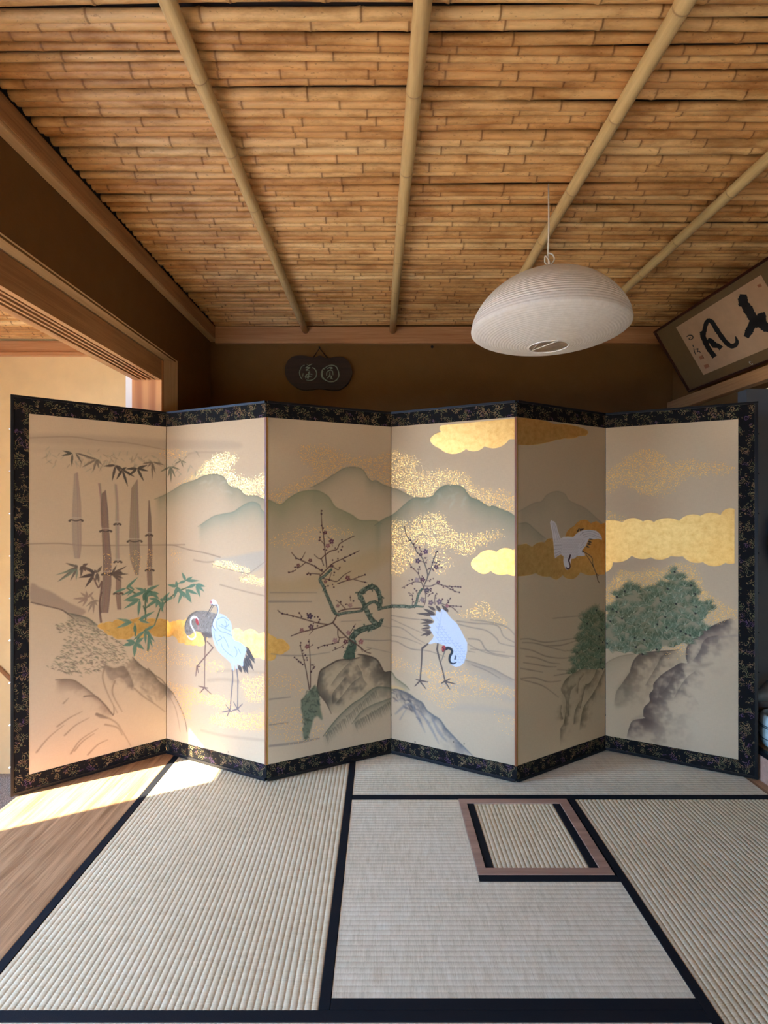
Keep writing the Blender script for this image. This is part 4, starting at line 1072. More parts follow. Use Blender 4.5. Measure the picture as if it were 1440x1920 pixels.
def silk_material():
    t = NT('painted_silk')
    at = t.n('ShaderNodeAttribute', attribute_name='paint')
    lf = t.n('ShaderNodeAttribute', attribute_name='leaf')
    fk = t.n('ShaderNodeAttribute', attribute_name='fleck')
    v = t.coord()
    weave = t.noise(t.coord(scale=(1, 1, 0.12)), 420, 2, 0.6)
    weave2 = t.noise(t.coord(scale=(0.12, 1, 1)), 380, 2, 0.6)
    wv = t.math('ADD', t.math('MULTIPLY', weave, 0.5), t.math('MULTIPLY', weave2, 0.5))
    silk = t.mix(1.0, at.outputs['Color'], t.ramp(wv, [(0.3, (0.90, 0.90, 0.90, 1)), (0.7, (1, 1, 1, 1))]), 'MULTIPLY')
    vo = t.n('ShaderNodeTexVoronoi', feature='F1')
    vo.inputs['Scale'].default_value = 300
    vo.inputs['Randomness'].default_value = 1.0
    warp = t.n('ShaderNodeVectorMath', operation='ADD')
    nz = t.n('ShaderNodeTexNoise')
    nz.inputs['Scale'].default_value = 260
    t.l(v, nz.inputs['Vector'])
    sc = t.n('ShaderNodeVectorMath', operation='SCALE')
    sc.inputs['Scale'].default_value = 0.004
    t.l(nz.outputs['Color'], sc.inputs[0])
    t.l(v, warp.inputs[0])
    t.l(sc.outputs[0], warp.inputs[1])
    t.l(warp.outputs[0], vo.inputs['Vector'])
    sep = t.n('ShaderNodeSeparateColor')
    t.l(vo.outputs['Color'], sep.inputs[0])
    pick = t.math('LESS_THAN', sep.outputs[0], t.math('MULTIPLY', fk.outputs['Fac'], 0.80))
    near = t.math('LESS_THAN', vo.outputs['Distance'], t.math('ADD', 0.32, t.math('MULTIPLY', sep.outputs[1], 0.30)))
    fleckm = t.math('MULTIPLY', pick, near)
    g1 = t.noise(v, 40, 5, 0.65)
    gcol = t.ramp(g1, [(0.30, (220, 160, 80)), (0.62, (238, 186, 106))])
    mask = t.math('MAXIMUM', lf.outputs['Fac'], fleckm)
    t.set(Base_Color=t.mix(mask, silk, gcol), Roughness=t.math('SUBTRACT', 0.72, t.math('MULTIPLY', mask, 0.35)), Metallic=t.math('MULTIPLY', mask, 0.80),
          Specular_IOR_Level=0.25)
    t.bump(t.math('ADD', t.math('MULTIPLY', wv, 0.4), t.math('MULTIPLY', g1, t.math('MULTIPLY', mask, 0.8))), 0.10, 0.002)
    return t.m


def silk_mesh(i):
    """the painted silk of one panel in the panel's own frame (x along the panel, z up, front towards -y)"""
    sk = SILKS[i]
    w, h = sk.w, sk.h
    co = np.zeros((h, w, 3), np.float32)
    co[..., 0] = sk.S[None]
    co[..., 2] = sk.Z[:, None]
    idx = np.arange(w * h).reshape(h, w)
    q = np.stack([idx[:-1, :-1], idx[:-1, 1:], idx[1:, 1:], idx[1:, :-1]], -1).reshape(-1, 4)
    me = bpy.data.meshes.new('painting')
    me.vertices.add(w * h)
    me.vertices.foreach_set('co', co.ravel())
    me.loops.add(q.size)
    me.loops.foreach_set('vertex_index', q.ravel().astype(np.int32))
    me.polygons.add(len(q))
    me.polygons.foreach_set('loop_start', (np.arange(len(q)) * 4).astype(np.int32))
    me.update(calc_edges=True)
    c = np.clip(sk.rgb, 0, 255) / 255.0
    c = np.where(c <= 0.04045, c / 12.92, ((c + 0.055) / 1.055) ** 2.4)
    col = np.ones((h, w, 4), np.float32)
    col[..., :3] = c * 0.80          # pigments on aged silk are a little dull
    a = me.attributes.new('paint', 'FLOAT_COLOR', 'POINT')
    a.data.foreach_set('color', col.ravel())
    for nm, arr in (('leaf', sk.leaf), ('fleck', sk.fleck)):
        a = me.attributes.new(nm, 'FLOAT', 'POINT')
        a.data.foreach_set('value', arr.astype(np.float32).ravel())
    return me
# ------------------------------------------------------------------ key sizes
CEIL = 2.291
WL_X, WB_Y, WR_X = -1.06, 3.183, 1.80
FRONT_Y = -1.30
HALL_X0, HALL_Y1, HALL_Z = -2.82, 3.45, -0.60
MATX0, MATX1, MATX2, MATX3 = -0.990, -0.1215, 0.752, 1.587
MATY0, MATY1, MATY2, MATY3 = 0.335, 1.202, 2.078, 2.945

# ------------------------------------------------------------------ materials of the room
M_WALL = m_plain('earth_plaster', (116, 82, 46), 0.95, 0.05, 14, bump=0.25, spec=0.1)
M_HALLWALL = m_plain('pale_plaster', (226, 198, 148), 0.95, 0.04, 10, bump=0.2, spec=0.1)
M_ALCOVE = m_plain('grey_plaster', (112, 109, 106), 0.9, 0.04, 12, bump=0.2, spec=0.1)
M_BOARD = m_plain('dark_board', (70, 60, 54), 0.9, 0.1, 6)
M_CEDAR_Y = m_wood('cedar_along', (152, 104, 64), (186, 138, 90), 'Y', 34)
M_CEDAR_X = m_wood('cedar_across', (176, 118, 72), (204, 150, 104), 'X', 34)
M_CEDAR_Z = m_wood('cedar_upright', (184, 116, 66), (214, 150, 92), 'Z', 14, fig=9)
M_PALE_Y = m_wood('pale_trim_along', (196, 152, 102), (216, 176, 128), 'Y', 40)
M_PALE_Z = m_wood('pale_trim_upright', (196, 156, 108), (216, 180, 134), 'Z', 40)
M_FLOORWOOD = m_wood('floor_board_wood', (132, 92, 58), (192, 146, 102), 'Y', 52, 0.42)
M_LACQ = NT('black_lacquer').set(Base_Color=lin((9, 9, 12)), Roughness=0.38, Specular_IOR_Level=0.35).m
M_GROOVE = m_plain('groove_dark', (40, 26, 16), 0.9)
M_PINK = m_wood('hearth_frame_wood', (150, 112, 90), (182, 142, 116), 'X', 40, 0.45)
M_WHITE = m_plain('white_paper', (236, 234, 228), 0.8, 0.02)
M_CORD = m_plain('white_cord', (226, 220, 210), 0.6, 0.03)
M_GRAVEL = m_plain('outside_gravel', (168, 146, 116), 0.95, 0.15, 6)


def granite():
    t = NT('speckled_granite')
    f = t.noise(t.coord(), 160, 3, 0.8)
    t.set(Base_Color=t.ramp(f, [(0.38, (70, 68, 72)), (0.52, (150, 148, 150)), (0.64, (206, 204, 202))]), Roughness=0.7)
    return t.m


M_GRANITE = granite()


def straw(name, c0, c1, c2, along):
    """rush weave: ribs run along the given axis, the fine rushes across them"""
    t = NT(name)
    k = (1.0, 0.035, 1) if along == 'X' else (0.035, 1.0, 1)
    fine = t.noise(t.coord(scale=k), 520, 2, 0.7)
    mid = t.noise(t.coord(scale=(1, 0.25, 1) if along == 'X' else (0.25, 1, 1)), 60, 4, 0.7)
    big = t.noise(t.coord(), 3.2, 3, 0.6)
    f = t.math('ADD', t.math('ADD', t.math('MULTIPLY', fine, 0.45), t.math('MULTIPLY', mid, 0.35)), t.math('MULTIPLY', big, 0.2))
    t.set(Base_Color=t.ramp(f, [(0.36, c0), (0.5, c1), (0.66, c2)]), Roughness=0.62, Specular_IOR_Level=0.35)
    t.bump(fine, 0.35, 0.0015)
    return t.m


M_RUSH_Y = straw('rush_ribs_lengthwise', (196, 172, 132), (222, 200, 158), (238, 220, 186), 'Y')
M_RUSH_X = straw('rush_ribs_crosswise', (202, 182, 146), (226, 208, 172), (240, 226, 196), 'X')


def cloth_border():
    t = NT('navy_cloth_border')
    f = t.noise(t.coord(), 700, 2, 0.6)
    t.set(Base_Color=t.ramp(f, [(0.3, (8, 9, 12)), (0.7, (17, 19, 25))]), Roughness=0.85, Specular_IOR_Level=0.25)
    t.bump(f, 0.3, 0.001)
    return t.m


M_HERI = cloth_border()


def cane_material(name, tones, speck=0.5, axis=0):
    t = NT(name)
    info = t.n('ShaderNodeObjectInfo')
    base = t.ramp(info.outputs['Random'], [(i / max(1, len(tones) - 1), c) for i, c in enumerate(tones)])
    at = t.n('ShaderNodeAttribute', attribute_name='node')
    v = t.coord(scale=(0.12, 1, 1) if axis == 0 else (1, 0.06, 1))
    streak = t.noise(v, 90, 4, 0.7)
    blot = t.noise(t.coord(scale=(0.35, 1, 1) if axis == 0 else (1, 0.2, 1)), 14, 5, 0.7)
    spk = t.noise(t.coord(scale=(0.5, 1, 1)), 160, 2, 0.6)
    c = t.mix(1.0, base, t.ramp(streak, [(0.3, (0.78, 0.74, 0.70, 1)), (0.65, (1, 1, 1, 1))]), 'MULTIPLY')
    c = t.mix(1.0 if axis == 0 else 0.3, c, t.ramp(blot, [(0.34, (0.60, 0.48, 0.36, 1)), (0.54, (1, 1, 1, 1))]), 'MULTIPLY')
    c = t.mix(speck, c, t.ramp(spk, [(0.30, (0.35, 0.25, 0.16, 1)), (0.36, (1, 1, 1, 1))]), 'MULTIPLY')
    c = t.mix(at.outputs['Fac'], c, lin((112, 68, 34)))
    t.set(Base_Color=c, Roughness=0.48, Specular_IOR_Level=0.4)
    t.bump(streak, 0.1, 0.002)
    return t.m


M_CANE = cane_material('split_bamboo', [(236, 190, 126), (216, 162, 98), (240, 200, 138), (226, 172, 108), (206, 150, 88), (240, 192, 126)])
M_POLE = cane_material('bamboo_pole', [(214, 182, 126), (208, 176, 122), (218, 188, 132), (212, 182, 128)], 0.0, 1)


def brocade():
    """black ground with small woven bronze, green and plum figures"""
    t = NT('brocade')
    v0 = t.coord()
    nz = t.n('ShaderNodeTexNoise')
    nz.inputs['Scale'].default_value = 28
    nz.inputs['Detail'].default_value = 2
    t.l(v0, nz.inputs['Vector'])
    sc = t.n('ShaderNodeVectorMath', operation='SCALE')
    sc.inputs['Scale'].default_value = 0.035
    t.l(nz.outputs['Color'], sc.inputs[0])
    ad = t.n('ShaderNodeVectorMath', operation='ADD')
    t.l(v0, ad.inputs[0])
    t.l(sc.outputs[0], ad.inputs[1])
    v = ad.outputs[0]
    ring = t.n('ShaderNodeTexVoronoi', feature='F1')
    ring.inputs['Scale'].default_value = 42
    t.l(v, ring.inputs['Vector'])
    s = t.math('SINE', t.math('MULTIPLY', ring.outputs['Distance'], 26.0))
    lines = t.math('GREATER_THAN', s, 0.35)
    patch = t.noise(t.coord(loc=(3, 1, 2)), 26, 3, 0.6)
    on = t.math('MULTIPLY', lines, t.math('GREATER_THAN', patch, 0.50))
    tone = t.ramp(t.noise(t.coord(loc=(9, 4, 7)), 17, 2), [(0.36, (84, 60, 84)), (0.44, (120, 92, 60)), (0.54, (92, 92, 60)), (0.62, (136, 110, 76))])
    thread = t.noise(t.coord(), 600, 2, 0.6)
    amt = t.math('MULTIPLY', on, t.math('ADD', 0.40, t.math('MULTIPLY', thread, 0.6)))
    t.set(Base_Color=t.mix(amt, lin((13, 10, 9)), tone), Roughness=0.8, Specular_IOR_Level=0.15)
    t.bump(t.math('ADD', on, thread), 0.2, 0.001)
    return t.m


M_BROC = brocade()
M_SILK = silk_material()
M_GILT = NT('gilt_edge').set(Base_Color=lin((190, 140, 70)), Roughness=0.4, Metallic=0.8).m
M_EDGE = m_wood('red_brown_edge', (104, 54, 26), (138, 78, 38), 'Z', 30, 0.4)

# ------------------------------------------------------------------ room shell
struct(box('floor', (-1.49, FRONT_Y, -0.10), (2.62, 3.30, -0.056), M_BOARD))
struct(box('floor_entry', (-3.3, -3.2, HALL_Z - 0.08), (-1.49, 3.6, HALL_Z), M_GRANITE))
struct(box('trim_1', (-1.489, FRONT_Y, -0.055), (MATX0 - 0.001, 3.30, 0.0), M_FLOORWOOD, bevel=0.002))
struct(box('trim_2', (MATX3 + 0.001, FRONT_Y, -0.055), (1.638, WB_Y - 0.001, -0.001), M_FLOORWOOD, bevel=0.002))
struct(box('trim_3', (MATX0, MATY3 + 0.001, -0.055), (MATX3, WB_Y - 0.001, -0.001), M_FLOORWOOD))
struct(box('baseboard_entry', (-1.488, FRONT_Y, HALL_Z), (-1.44, 3.44, -0.101), M_CEDAR_Y))

struct(box('wall_back', (-1.06, WB_Y, -0.05), (2.6, WB_Y + 0.1, CEIL + 0.06), M_WALL))
bm = bmesh.new()
add_box(bm, (WL_X - 0.10, FRONT_Y, 1.93), (WL_X, WB_Y, CEIL + 0.06))
add_box(bm, (WL_X - 0.10, 2.66, 0.0), (WL_X, WB_Y, 1.93))
add_box(bm, (WL_X - 0.10, FRONT_Y, 0.0), (WL_X, -0.25, 1.93))
struct(from_bm('wall_left', bm, M_WALL))
bm = bmesh.new()
add_box(bm, (WR_X, FRONT_Y, 1.77), (WR_X + 0.10, WB_Y, CEIL + 0.06))
add_box(bm, (WR_X, 2.601, 0.12), (WR_X + 0.10, WB_Y, 1.77))
struct(from_bm('wall_right', bm, M_WALL))
bm = bmesh.new()
add_box(bm, (WR_X, 2.537, 0.129), (2.55, 2.60, 1.768))
add_box(bm, (2.45, 0.0, 0.12), (2.55, 2.56, 1.9))
add_box(bm, (WR_X + 0.10, 0.0, 1.80), (2.45, 2.60, 1.9))
add_box(bm, (WR_X, -0.1, 0.0), (2.55, 0.0, 1.9))
struct(from_bm('wall_alcove', bm, M_ALCOVE))
# front of the room behind the viewer: small window, and a low opening added to brighten the ceiling
bm = bmesh.new()
add_box(bm, (-1.16, FRONT_Y - 0.1, 1.30), (2.6, FRONT_Y, CEIL + 0.06))
add_box(bm, (-1.16, FRONT_Y - 0.1, 0.46), (-0.55, FRONT_Y, 1.30))
add_box(bm, (-0.20, FRONT_Y - 0.1, 0.46), (2.6, FRONT_Y, 1.30))
add_box(bm, (-0.55, FRONT_Y - 0.1, 0.46), (-0.20, FRONT_Y, 0.86))
add_box(bm, (-1.16, FRONT_Y - 0.1, -0.05), (0.45, FRONT_Y, 0.46))
add_box(bm, (1.75, FRONT_Y - 0.1, -0.05), (2.6, FRONT_Y, 0.46))
add_box(bm, (WR_X, FRONT_Y, -0.05), (2.0, -0.1, 1.77))
struct(from_bm('wall_front', bm, M_WALL))
# entry hall
struct(box('wall_entry_back', (HALL_X0 - 0.12, HALL_Y1, HALL_Z), (-1.06, HALL_Y1 + 0.1, CEIL + 0.06), M_HALLWALL))
D0, D1, DZ = 1.073, 1.68, 1.924
WN0 = -0.80
bm = bmesh.new()
add_box(bm, (HALL_X0 - 0.10, -0.12, HALL_Z), (HALL_X0, D0, CEIL + 0.06))
add_box(bm, (HALL_X0 - 0.10, FRONT_Y, DZ), (HALL_X0, -0.12, CEIL + 0.06))
add_box(bm, (HALL_X0 - 0.10, FRONT_Y, HALL_Z), (HALL_X0, WN0, DZ))
add_box(bm, (HALL_X0 - 0.10, D1, HALL_Z), (HALL_X0, HALL_Y1, CEIL + 0.06))
add_box(bm, (HALL_X0 - 0.10, D0, DZ), (HALL_X0, D1, CEIL + 0.06))
struct(from_bm('wall_entry_outer', bm, M_HALLWALL))
bm = bmesh.new()
add_box(bm, (HALL_X0 - 0.10, FRONT_Y - 0.1, 0.60), (-1.16, FRONT_Y, CEIL + 0.06))
add_box(bm, (HALL_X0 - 0.10, FRONT_Y - 0.1, HALL_Z), (-2.60, FRONT_Y, 0.60))
struct(from_bm('wall_entry_front', bm, M_HALLWALL))
struct(box('wall_sky_block', (-1.0, -6.2, HALL_Z - 0.09), (8.0, -6.0, 1.3), M_HALLWALL))  # unseen wall added to keep low sky out of the front opening
struct(box('ground', (-30, -30, HALL_Z - 0.2), (30, 30, HALL_Z - 0.09), M_GRAVEL))

# cornice strips
bm = bmesh.new()
add_box(bm, (WL_X, FRONT_Y, 2.222), (-1.024, WB_Y, CEIL + 0.004), 0.002)
struct(from_bm('trim_4', bm, M_CEDAR_Y))
struct(box('trim_11', (WL_X, FRONT_Y, 2.208), (-1.0255, WB_Y, 2.2215), M_PALE_Y, bevel=0.004))  # paler strip imitates floor light on the beam's underside
bm = bmesh.new()
add_box(bm, (-1.024, 3.155, 2.194), (WR_X, WB_Y, CEIL + 0.004), 0.002)
struct(from_bm('trim_5', bm, M_CEDAR_X))
struct(box('trim_6', (WR_X - 0.03, FRONT_Y, 2.215), (WR_X, 3.155, CEIL + 0.004), M_PALE_Y, bevel=0.002))
bm = bmesh.new()
add_box(bm, (HALL_X0, 3.42, 2.218), (-1.16, HALL_Y1, CEIL + 0.004), 0.002)
add_box(bm, (HALL_X0, 3.41, 2.198), (-1.16, HALL_Y1, 2.218), 0.002)
struct(from_bm('trim_7', bm, M_CEDAR_X))
# beam over the alcove
struct(box('trim_8', (1.75, FRONT_Y, 1.765), (WR_X, 3.155, 1.828), M_CEDAR_Y, bevel=0.003))
# alcove platform with its lacquered edge
box_alcove = struct(box('floor_alcove', (1.662, 0.0, -0.05), (2.45, 2.90, 0.128), M_FLOORWOOD))
struct(box('trim_9', (1.640, 0.0, -0.05), (1.661, 2.90, 0.108), M_PINK))
struct(box('trim_10', (1.636, 0.0, 0.109), (1.661, 2.90, 0.131), M_LACQ, bevel=0.003))


# ------------------------------------------------------------------ opening in the left wall: grooved lintel, post, moulding
door = bpy.data.objects.new('door_1', None)
C.objects.link(door)
struct(door)
door.location = (-1.08, 2.52, 0)
bpy.context.view_layer.update()


def under(o, parent):
    o.parent = parent
    o.matrix_parent_inverse = Matrix.Translation(-Vector(parent.location))
    return o


LX0, LX1, LZ0, LZ1 = -1.215, -1.08, 1.806, 1.905
bm = bmesh.new()
# underside with three grooves: body above, ribs below
add_box(bm, (LX0, -0.249, LZ0 + 0.012), (LX1, 2.521, LZ1), 0.0)
xs = [(-1.215, -1.182), (-1.168, -1.158), (-1.144, -1.134), (-1.120, -1.110), (-1.101, -1.08)]
for a, b in xs:
    add_box(bm, (a, -0.249, LZ0), (b, 2.521, LZ0 + 0.013), 0.001)
under(from_bm('lintel', bm, M_CEDAR_Y), door)
bm = bmesh.new()
for a, b in ((-1.1815, -1.1685), (-1.1575, -1.1445), (-1.1335, -1.1205), (-1.1095, -1.1015)):
    add_box(bm, (a, -0.249, LZ0 + 0.0105), (b, 2.521, LZ0 + 0.0118))
under(from_bm('groove', bm, M_GROOVE), door)
under(box('post', (-1.226, 2.521, 0.001), (-1.08, 2.655, LZ1), M_CEDAR_Z, bevel=0.002), door)
# moulding: a bevelled band round the opening
bm = bmesh.new()


def quadstrip(prof_a, prof_b):
    A = [bm.verts.new(p) for p in prof_a]
    B = [bm.verts.new(p) for p in prof_b]
    n = len(A)
    for k in range(n):
        bm.faces.new((A[k], A[(k + 1) % n], B[(k + 1) % n], B[k]))
    bm.faces.new(A[::-1])
    bm.faces.new(B)


pl = lambda y, e: [(-1.079, y, LZ1 + 0.006), (-1.057, y + e, LZ1 + 0.034), (-1.0605, y + e, LZ1 + 0.036), (-1.10, y, LZ1 + 0.030), (-1.10, y, LZ1 + 0.006)]
quadstrip(pl(-0.30, 0), pl(2.545, 0.115))
under(from_bm('moulding', bm, M_PALE_Y), door)
bm = bmesh.new()
pj = lambda z, e: [(-1.079, 2.545, z), (-1.057, 2.660, z + e), (-1.0605, 2.664, z + e), (-1.10, 2.664, z), (-1.10, 2.545, z)]
quadstrip(pj(0.001, 0), pj(LZ1 + 0.006, 0.028))
under(from_bm('moulding', bm, M_PALE_Z), door)
# sliding leaf parked behind the post, only its white edge shows
door2 = box('door_2', (-1.262, 2.532, HALL_Z + 0.62), (-1.230, 3.38, 1.86), M_WHITE, bevel=0.002)
struct(door2)

# ------------------------------------------------------------------ ceilings of bamboo canes
ceiling = struct(box('ceiling', (WL_X - 0.1, FRONT_Y, CEIL + 0.045), (2.6, WB_Y + 0.1, CEIL + 0.16), M_BOARD))
hall_ceiling = struct(box('ceiling_entry', (HALL_X0 - 0.1, FRONT_Y - 0.1, CEIL + 0.045), (WL_X - 0.101, HALL_Y1 + 0.1, CEIL + 0.16), M_BOARD))


def cane_geo(verts, faces, tone, x0, x1, y, z, r, rnd, sides=9, wob=1.0):
    """one split cane along X with swollen nodes"""
    P = []
    x = x0 - rnd.random() * 0.25
    nodes = []
    base = 0.17 + 0.16 * rnd.random()
    while x < x1 + 0.05:
        x += base * (0.75 + 0.5 * rnd.random())
        if x0 + 0.02 < x < x1 - 0.02:
            nodes.append(x)
    st = [(x0, 1.0, 0)]
    for nx in nodes:
        st += [(nx - 0.05, 0.97, 0), (nx - 0.012, 1.0, 0), (nx - 0.004, 1.10, 0.15), (nx - 0.0012, 1.12, 0.6), (nx + 0.0012, 1.0, 0.7), (nx + 0.004, 1.05, 0.2), (nx + 0.012, 0.98, 0)]
    st.append((x1, 0.97, 0))
    ph = [rnd.random() * 6.28 for _ in range(4)]
    taper = (rnd.random() - 0.5) * 0.35
    kink = 0.0
    kz = 0.0
    rings = []
    last = None
    for (sx, k, nd) in st:
        if nd > 0.8 and k > 1.05:
            kink += (rnd.random() - 0.5) * 0.004 * wob
            kz += (rnd.random() - 0.5) * 0.003
        yy = y + wob * (0.006 * math.sin(sx * 1.7 + ph[0]) + 0.0025 * math.sin(sx * 4.3 + ph[1])) + kink
        zz = z + 0.0025 * math.sin(sx * 2.3 + ph[2]) + kz
        zz = min(max(zz, z - 0.004), z + 0.004)
        rr = r * k * (1 + taper * (sx - (x0 + x1) / 2) / (x1 - x0))
        b = len(verts)
        for q in range(sides):
            a = 2 * math.pi * q / sides
            verts.append((sx, yy + rr * math.cos(a), zz + rr * math.sin(a)))
            tone.append(nd)
        rings.append(b)
    for a, b in zip(rings, rings[1:]):
        for q in range(sides):
            faces.append((a + q, a + (q + 1) % sides, b + (q + 1) % sides, b + q))
    faces.append(tuple(rings[0] + q for q in range(sides))[::-1])
    faces.append(tuple(rings[-1] + q for q in range(sides)))


def cane_mesh(name, verts, faces, tone, mat, parent):
    me = bpy.data.meshes.new(name)
    me.from_pydata(verts, [], faces)
    for p in me.polygons:
        p.use_smooth = len(p.vertices) == 4
    a = me.attributes.new('node', 'FLOAT', 'POINT')
    a.data.foreach_set('value', np.array(tone, np.float32))
    return new_obj(name, me, mat, parent)


def lay_canes(parent, x0, x1, ya, yb, first, seed, limit):
    rnd = random.Random(seed)
    y = yb
    rows = []
    while y > ya:
        r = rnd.choice((0.0100, 0.0115, 0.0130, 0.0140, 0.0150, 0.0165, 0.0180))
        y -= r * 0.98
        rows.append((y, r))
        y -= r * 0.98 + (0.010 * rnd.random() ** 2 if rnd.random() < .6 else 0.0) + 0.0015
    V, Fc, T = [], [], []
    n = 0
    for (y, r) in rows:
        z = CEIL + r + 0.006 * rnd.random() + 0.004
        e0, e1 = x0, x1
        if y > first and n < limit:
            v, f, t = [], [], []
            cane_geo(v, f, t, e0, e1, y, z, r, rnd)
            cane_mesh('bamboo_cane', v, f, t, M_CANE, parent)
            n += 1
        else:
            cane_geo(V, Fc, T, e0, e1, y, z, r, rnd, 7)
    if V:
        o = cane_mesh('bamboo_canes', V, Fc, T, M_CANE, parent)
        o['kind'] = 'stuff'
    return n


lay_canes(ceiling, -1.02, WR_X - 0.001, FRONT_Y + 0.05, 3.152, 1.05, 3, 99)
lay_canes(hall_ceiling, HALL_X0 + 0.01, -1.17, FRONT_Y, 3.405, 2.85, 8, 60)


def pole(x0, y0, x1, y1, r, label, nodes, rnd):
    bm = bmesh.new()
    z = CEIL - r - 0.002
    L = y1 - y0
    st = [(y0, 1.0, 0)]
    yn = y0 + nodes[0]
    k = 0
    while yn < y1 - 0.02:
        st += [(yn - 0.06, 0.985, 0), (yn - 0.010, 1.0, 0), (yn - 0.003, 1.04, 0.05), (yn, 1.035, 0.35), (yn + 0.0012, 0.99, 0.6), (yn + 0.004, 1.01, 0.15), (yn + 0.014, 0.985, 0)]
        yn += nodes[1] * (0.92 + 0.16 * rnd.random())
    st.append((y1, 0.98, 0))
    pts = [(x0 + (x1 - x0) * (q - y0) / L + 0.003 * math.sin(q * 2 + x0), q, z) for q, _, _ in st]
    rad = [r * kk * (1.04 - 0.10 * (q - y0) / L) for q, kk, _ in st]
    add_tube(bm, pts, rad, 20)
    lay = bm.verts.layers.float.new('node')
    bm.verts.ensure_lookup_table()
    for i, (_, _, nd) in enumerate(st):
        for q in range(20):
            bm.verts[i * 20 + q][lay] = nd
    o = from_bm('bamboo_pole', bm, M_POLE)
    for p in o.data.polygons:
        p.use_smooth = len(p.vertices) == 4
    tag(o, label, 'pole', 'bamboo poles under the ceiling')
    return o


rp = random.Random(4)
PY0 = FRONT_Y + 0.02
pole(-0.463, PY0, -0.467, 3.15, 0.0205, 'straight bamboo ceiling pole ending above the dark hanging plaque, nearest the doorway', (0.05, 0.285), rp)
pole(0.110, PY0, 0.066, 3.15, 0.0215, 'straight bamboo ceiling pole running over the middle of the screen', (0.17, 0.30), rp)
pole(0.645, PY0, 0.662, 3.15, 0.0215, 'straight bamboo ceiling pole passing just behind the paper lamp', (0.20, 0.31), rp)
pole(1.214, PY0, 1.210, 3.15, 0.0205, 'straight bamboo ceiling pole nearest the framed calligraphy', (0.12, 0.30), rp)


# ------------------------------------------------------------------ tatami
def ribbed(name, x0, x1, y0, y1, axis, mat, parent, pitch=0.0168, z=0.0, notch=None):
    """woven rush surface whose ribs run along the given axis"""
    bm = bmesh.new()
    dp = 0.0018 if axis == 'Y' else 0.0010
    prof = [(0.0, -dp), (0.10, -dp * 0.45), (0.27, -dp * 0.1), (0.5, 0.0), (0.73, -dp * 0.1), (0.90, -dp * 0.45)]
    a0, a1 = (x0, x1) if axis == 'Y' else (y0, y1)
    n = max(1, round((a1 - a0) / pitch))
    p = (a1 - a0) / n
    line = [(a0 + (i + u) * p, z + dz) for i in range(n) for u, dz in prof] + [(a1, z - dp)]
    line = [(a0, -0.05)] + line + [(a1, -0.05)]
    prev = None
    for (a, zz) in line:
        if axis == 'Y':
            A, B = (a, y0, zz), (a, y1, zz)
        else:
            hi = x1
            if notch and a > notch[1]:
                hi = notch[0]
            A, B = (x0, a, zz), (hi, a, zz)
        cur = (bm.verts.new(A), bm.verts.new(B))
        if prev:
            f = bm.faces.new((prev[0], cur[0], cur[1], prev[1]))
            f.smooth = True
        prev = cur
    o = from_bm(name, bm, mat, parent)
    return o


def heri(parent, lo, hi):
    o = box('border', (lo[0], lo[1], -0.05), (hi[0], hi[1], 0.0012), M_HERI, bevel=0.001)
    return under(o, parent)


def mat_thing(label, loc):
    t = thing('tatami_mat', label, 'mat', loc, 'tatami mats of the room')
    bpy.context.view_layer.update()
    return t


E = 0.0006
BW = 0.027
t = mat_thing('long tatami mat with lengthwise ribs beside the wooden floor boards and the doorway', (-0.55, 2.07, -0.05))
under(ribbed('rush_surface', MATX0 + BW, MATX1 - BW, MATY1 + E, MATY3, 'Y', M_RUSH_Y, None), t)
heri(t, (MATX0 + E, MATY1 + E), (MATX0 + BW, MATY3))
heri(t, (MATX1 - BW, MATY1 + E), (MATX1 - E, MATY3))
t = mat_thing('long tatami mat laid sideways under the middle and right of the folding screen', (0.73, 2.5, -0.05))
under(ribbed('rush_surface', MATX1 + E, MATX3 - E, MATY2 + 0.032, MATY3 - 0.03, 'X', M_RUSH_X, None), t)
heri(t, (MATX1 + E, MATY2 + E), (MATX3 - E, MATY2 + 0.032))
heri(t, (MATX1 + E, MATY3 - 0.03), (MATX3 - E, MATY3))
t = mat_thing('long tatami mat with lengthwise ribs beside the sunken hearth, towards the alcove', (1.17, 1.2, -0.05))
under(ribbed('rush_surface', MATX2 + BW, MATX3 - BW, MATY0, MATY2 - E, 'Y', M_RUSH_Y, None), t)
heri(t, (MATX2 + E, MATY0), (MATX2 + BW, MATY2 - E))
heri(t, (MATX3 - BW, MATY0), (MATX3 - E, MATY2 - E))
t = mat_thing('tatami mat lying sideways closest to the viewer, only its dark cloth edge in view', (-0.12, 0.77, -0.05))
under(ribbed('rush_surface', MATX0 + E, MATX2 - E, MATY0 + BW, MATY1 - BW - E, 'X', M_RUSH_X, None), t)
heri(t, (MATX0 + E, MATY1 - BW - E), (MATX2 - E, MATY1 - E))
heri(t, (MATX0 + E, MATY0), (MATX2 - E, MATY0 + BW))
# half mat with a corner cut out for the hearth
HX0, HY0 = 0.3085, 1.646
t = mat_thing('square half tatami mat in the middle with a corner cut out for the hearth', (0.1, 1.5, -0.05))
under(ribbed('rush_surface', MATX1 + E, MATX2 - E, MATY1 + 0.029, HY0 - 0.0265, 'X', M_RUSH_X, None), t)
under(ribbed('rush_surface', MATX1 + E, HX0 - 0.001, HY0 - 0.0264, MATY2 - E, 'X', M_RUSH_X, None), t)
heri(t, (MATX1 + E, MATY1 + E), (MATX2 - E, MATY1 + 0.029))
heri(t, (HX0 - 0.001, HY0 - 0.026), (MATX2 - E, HY0 - E))

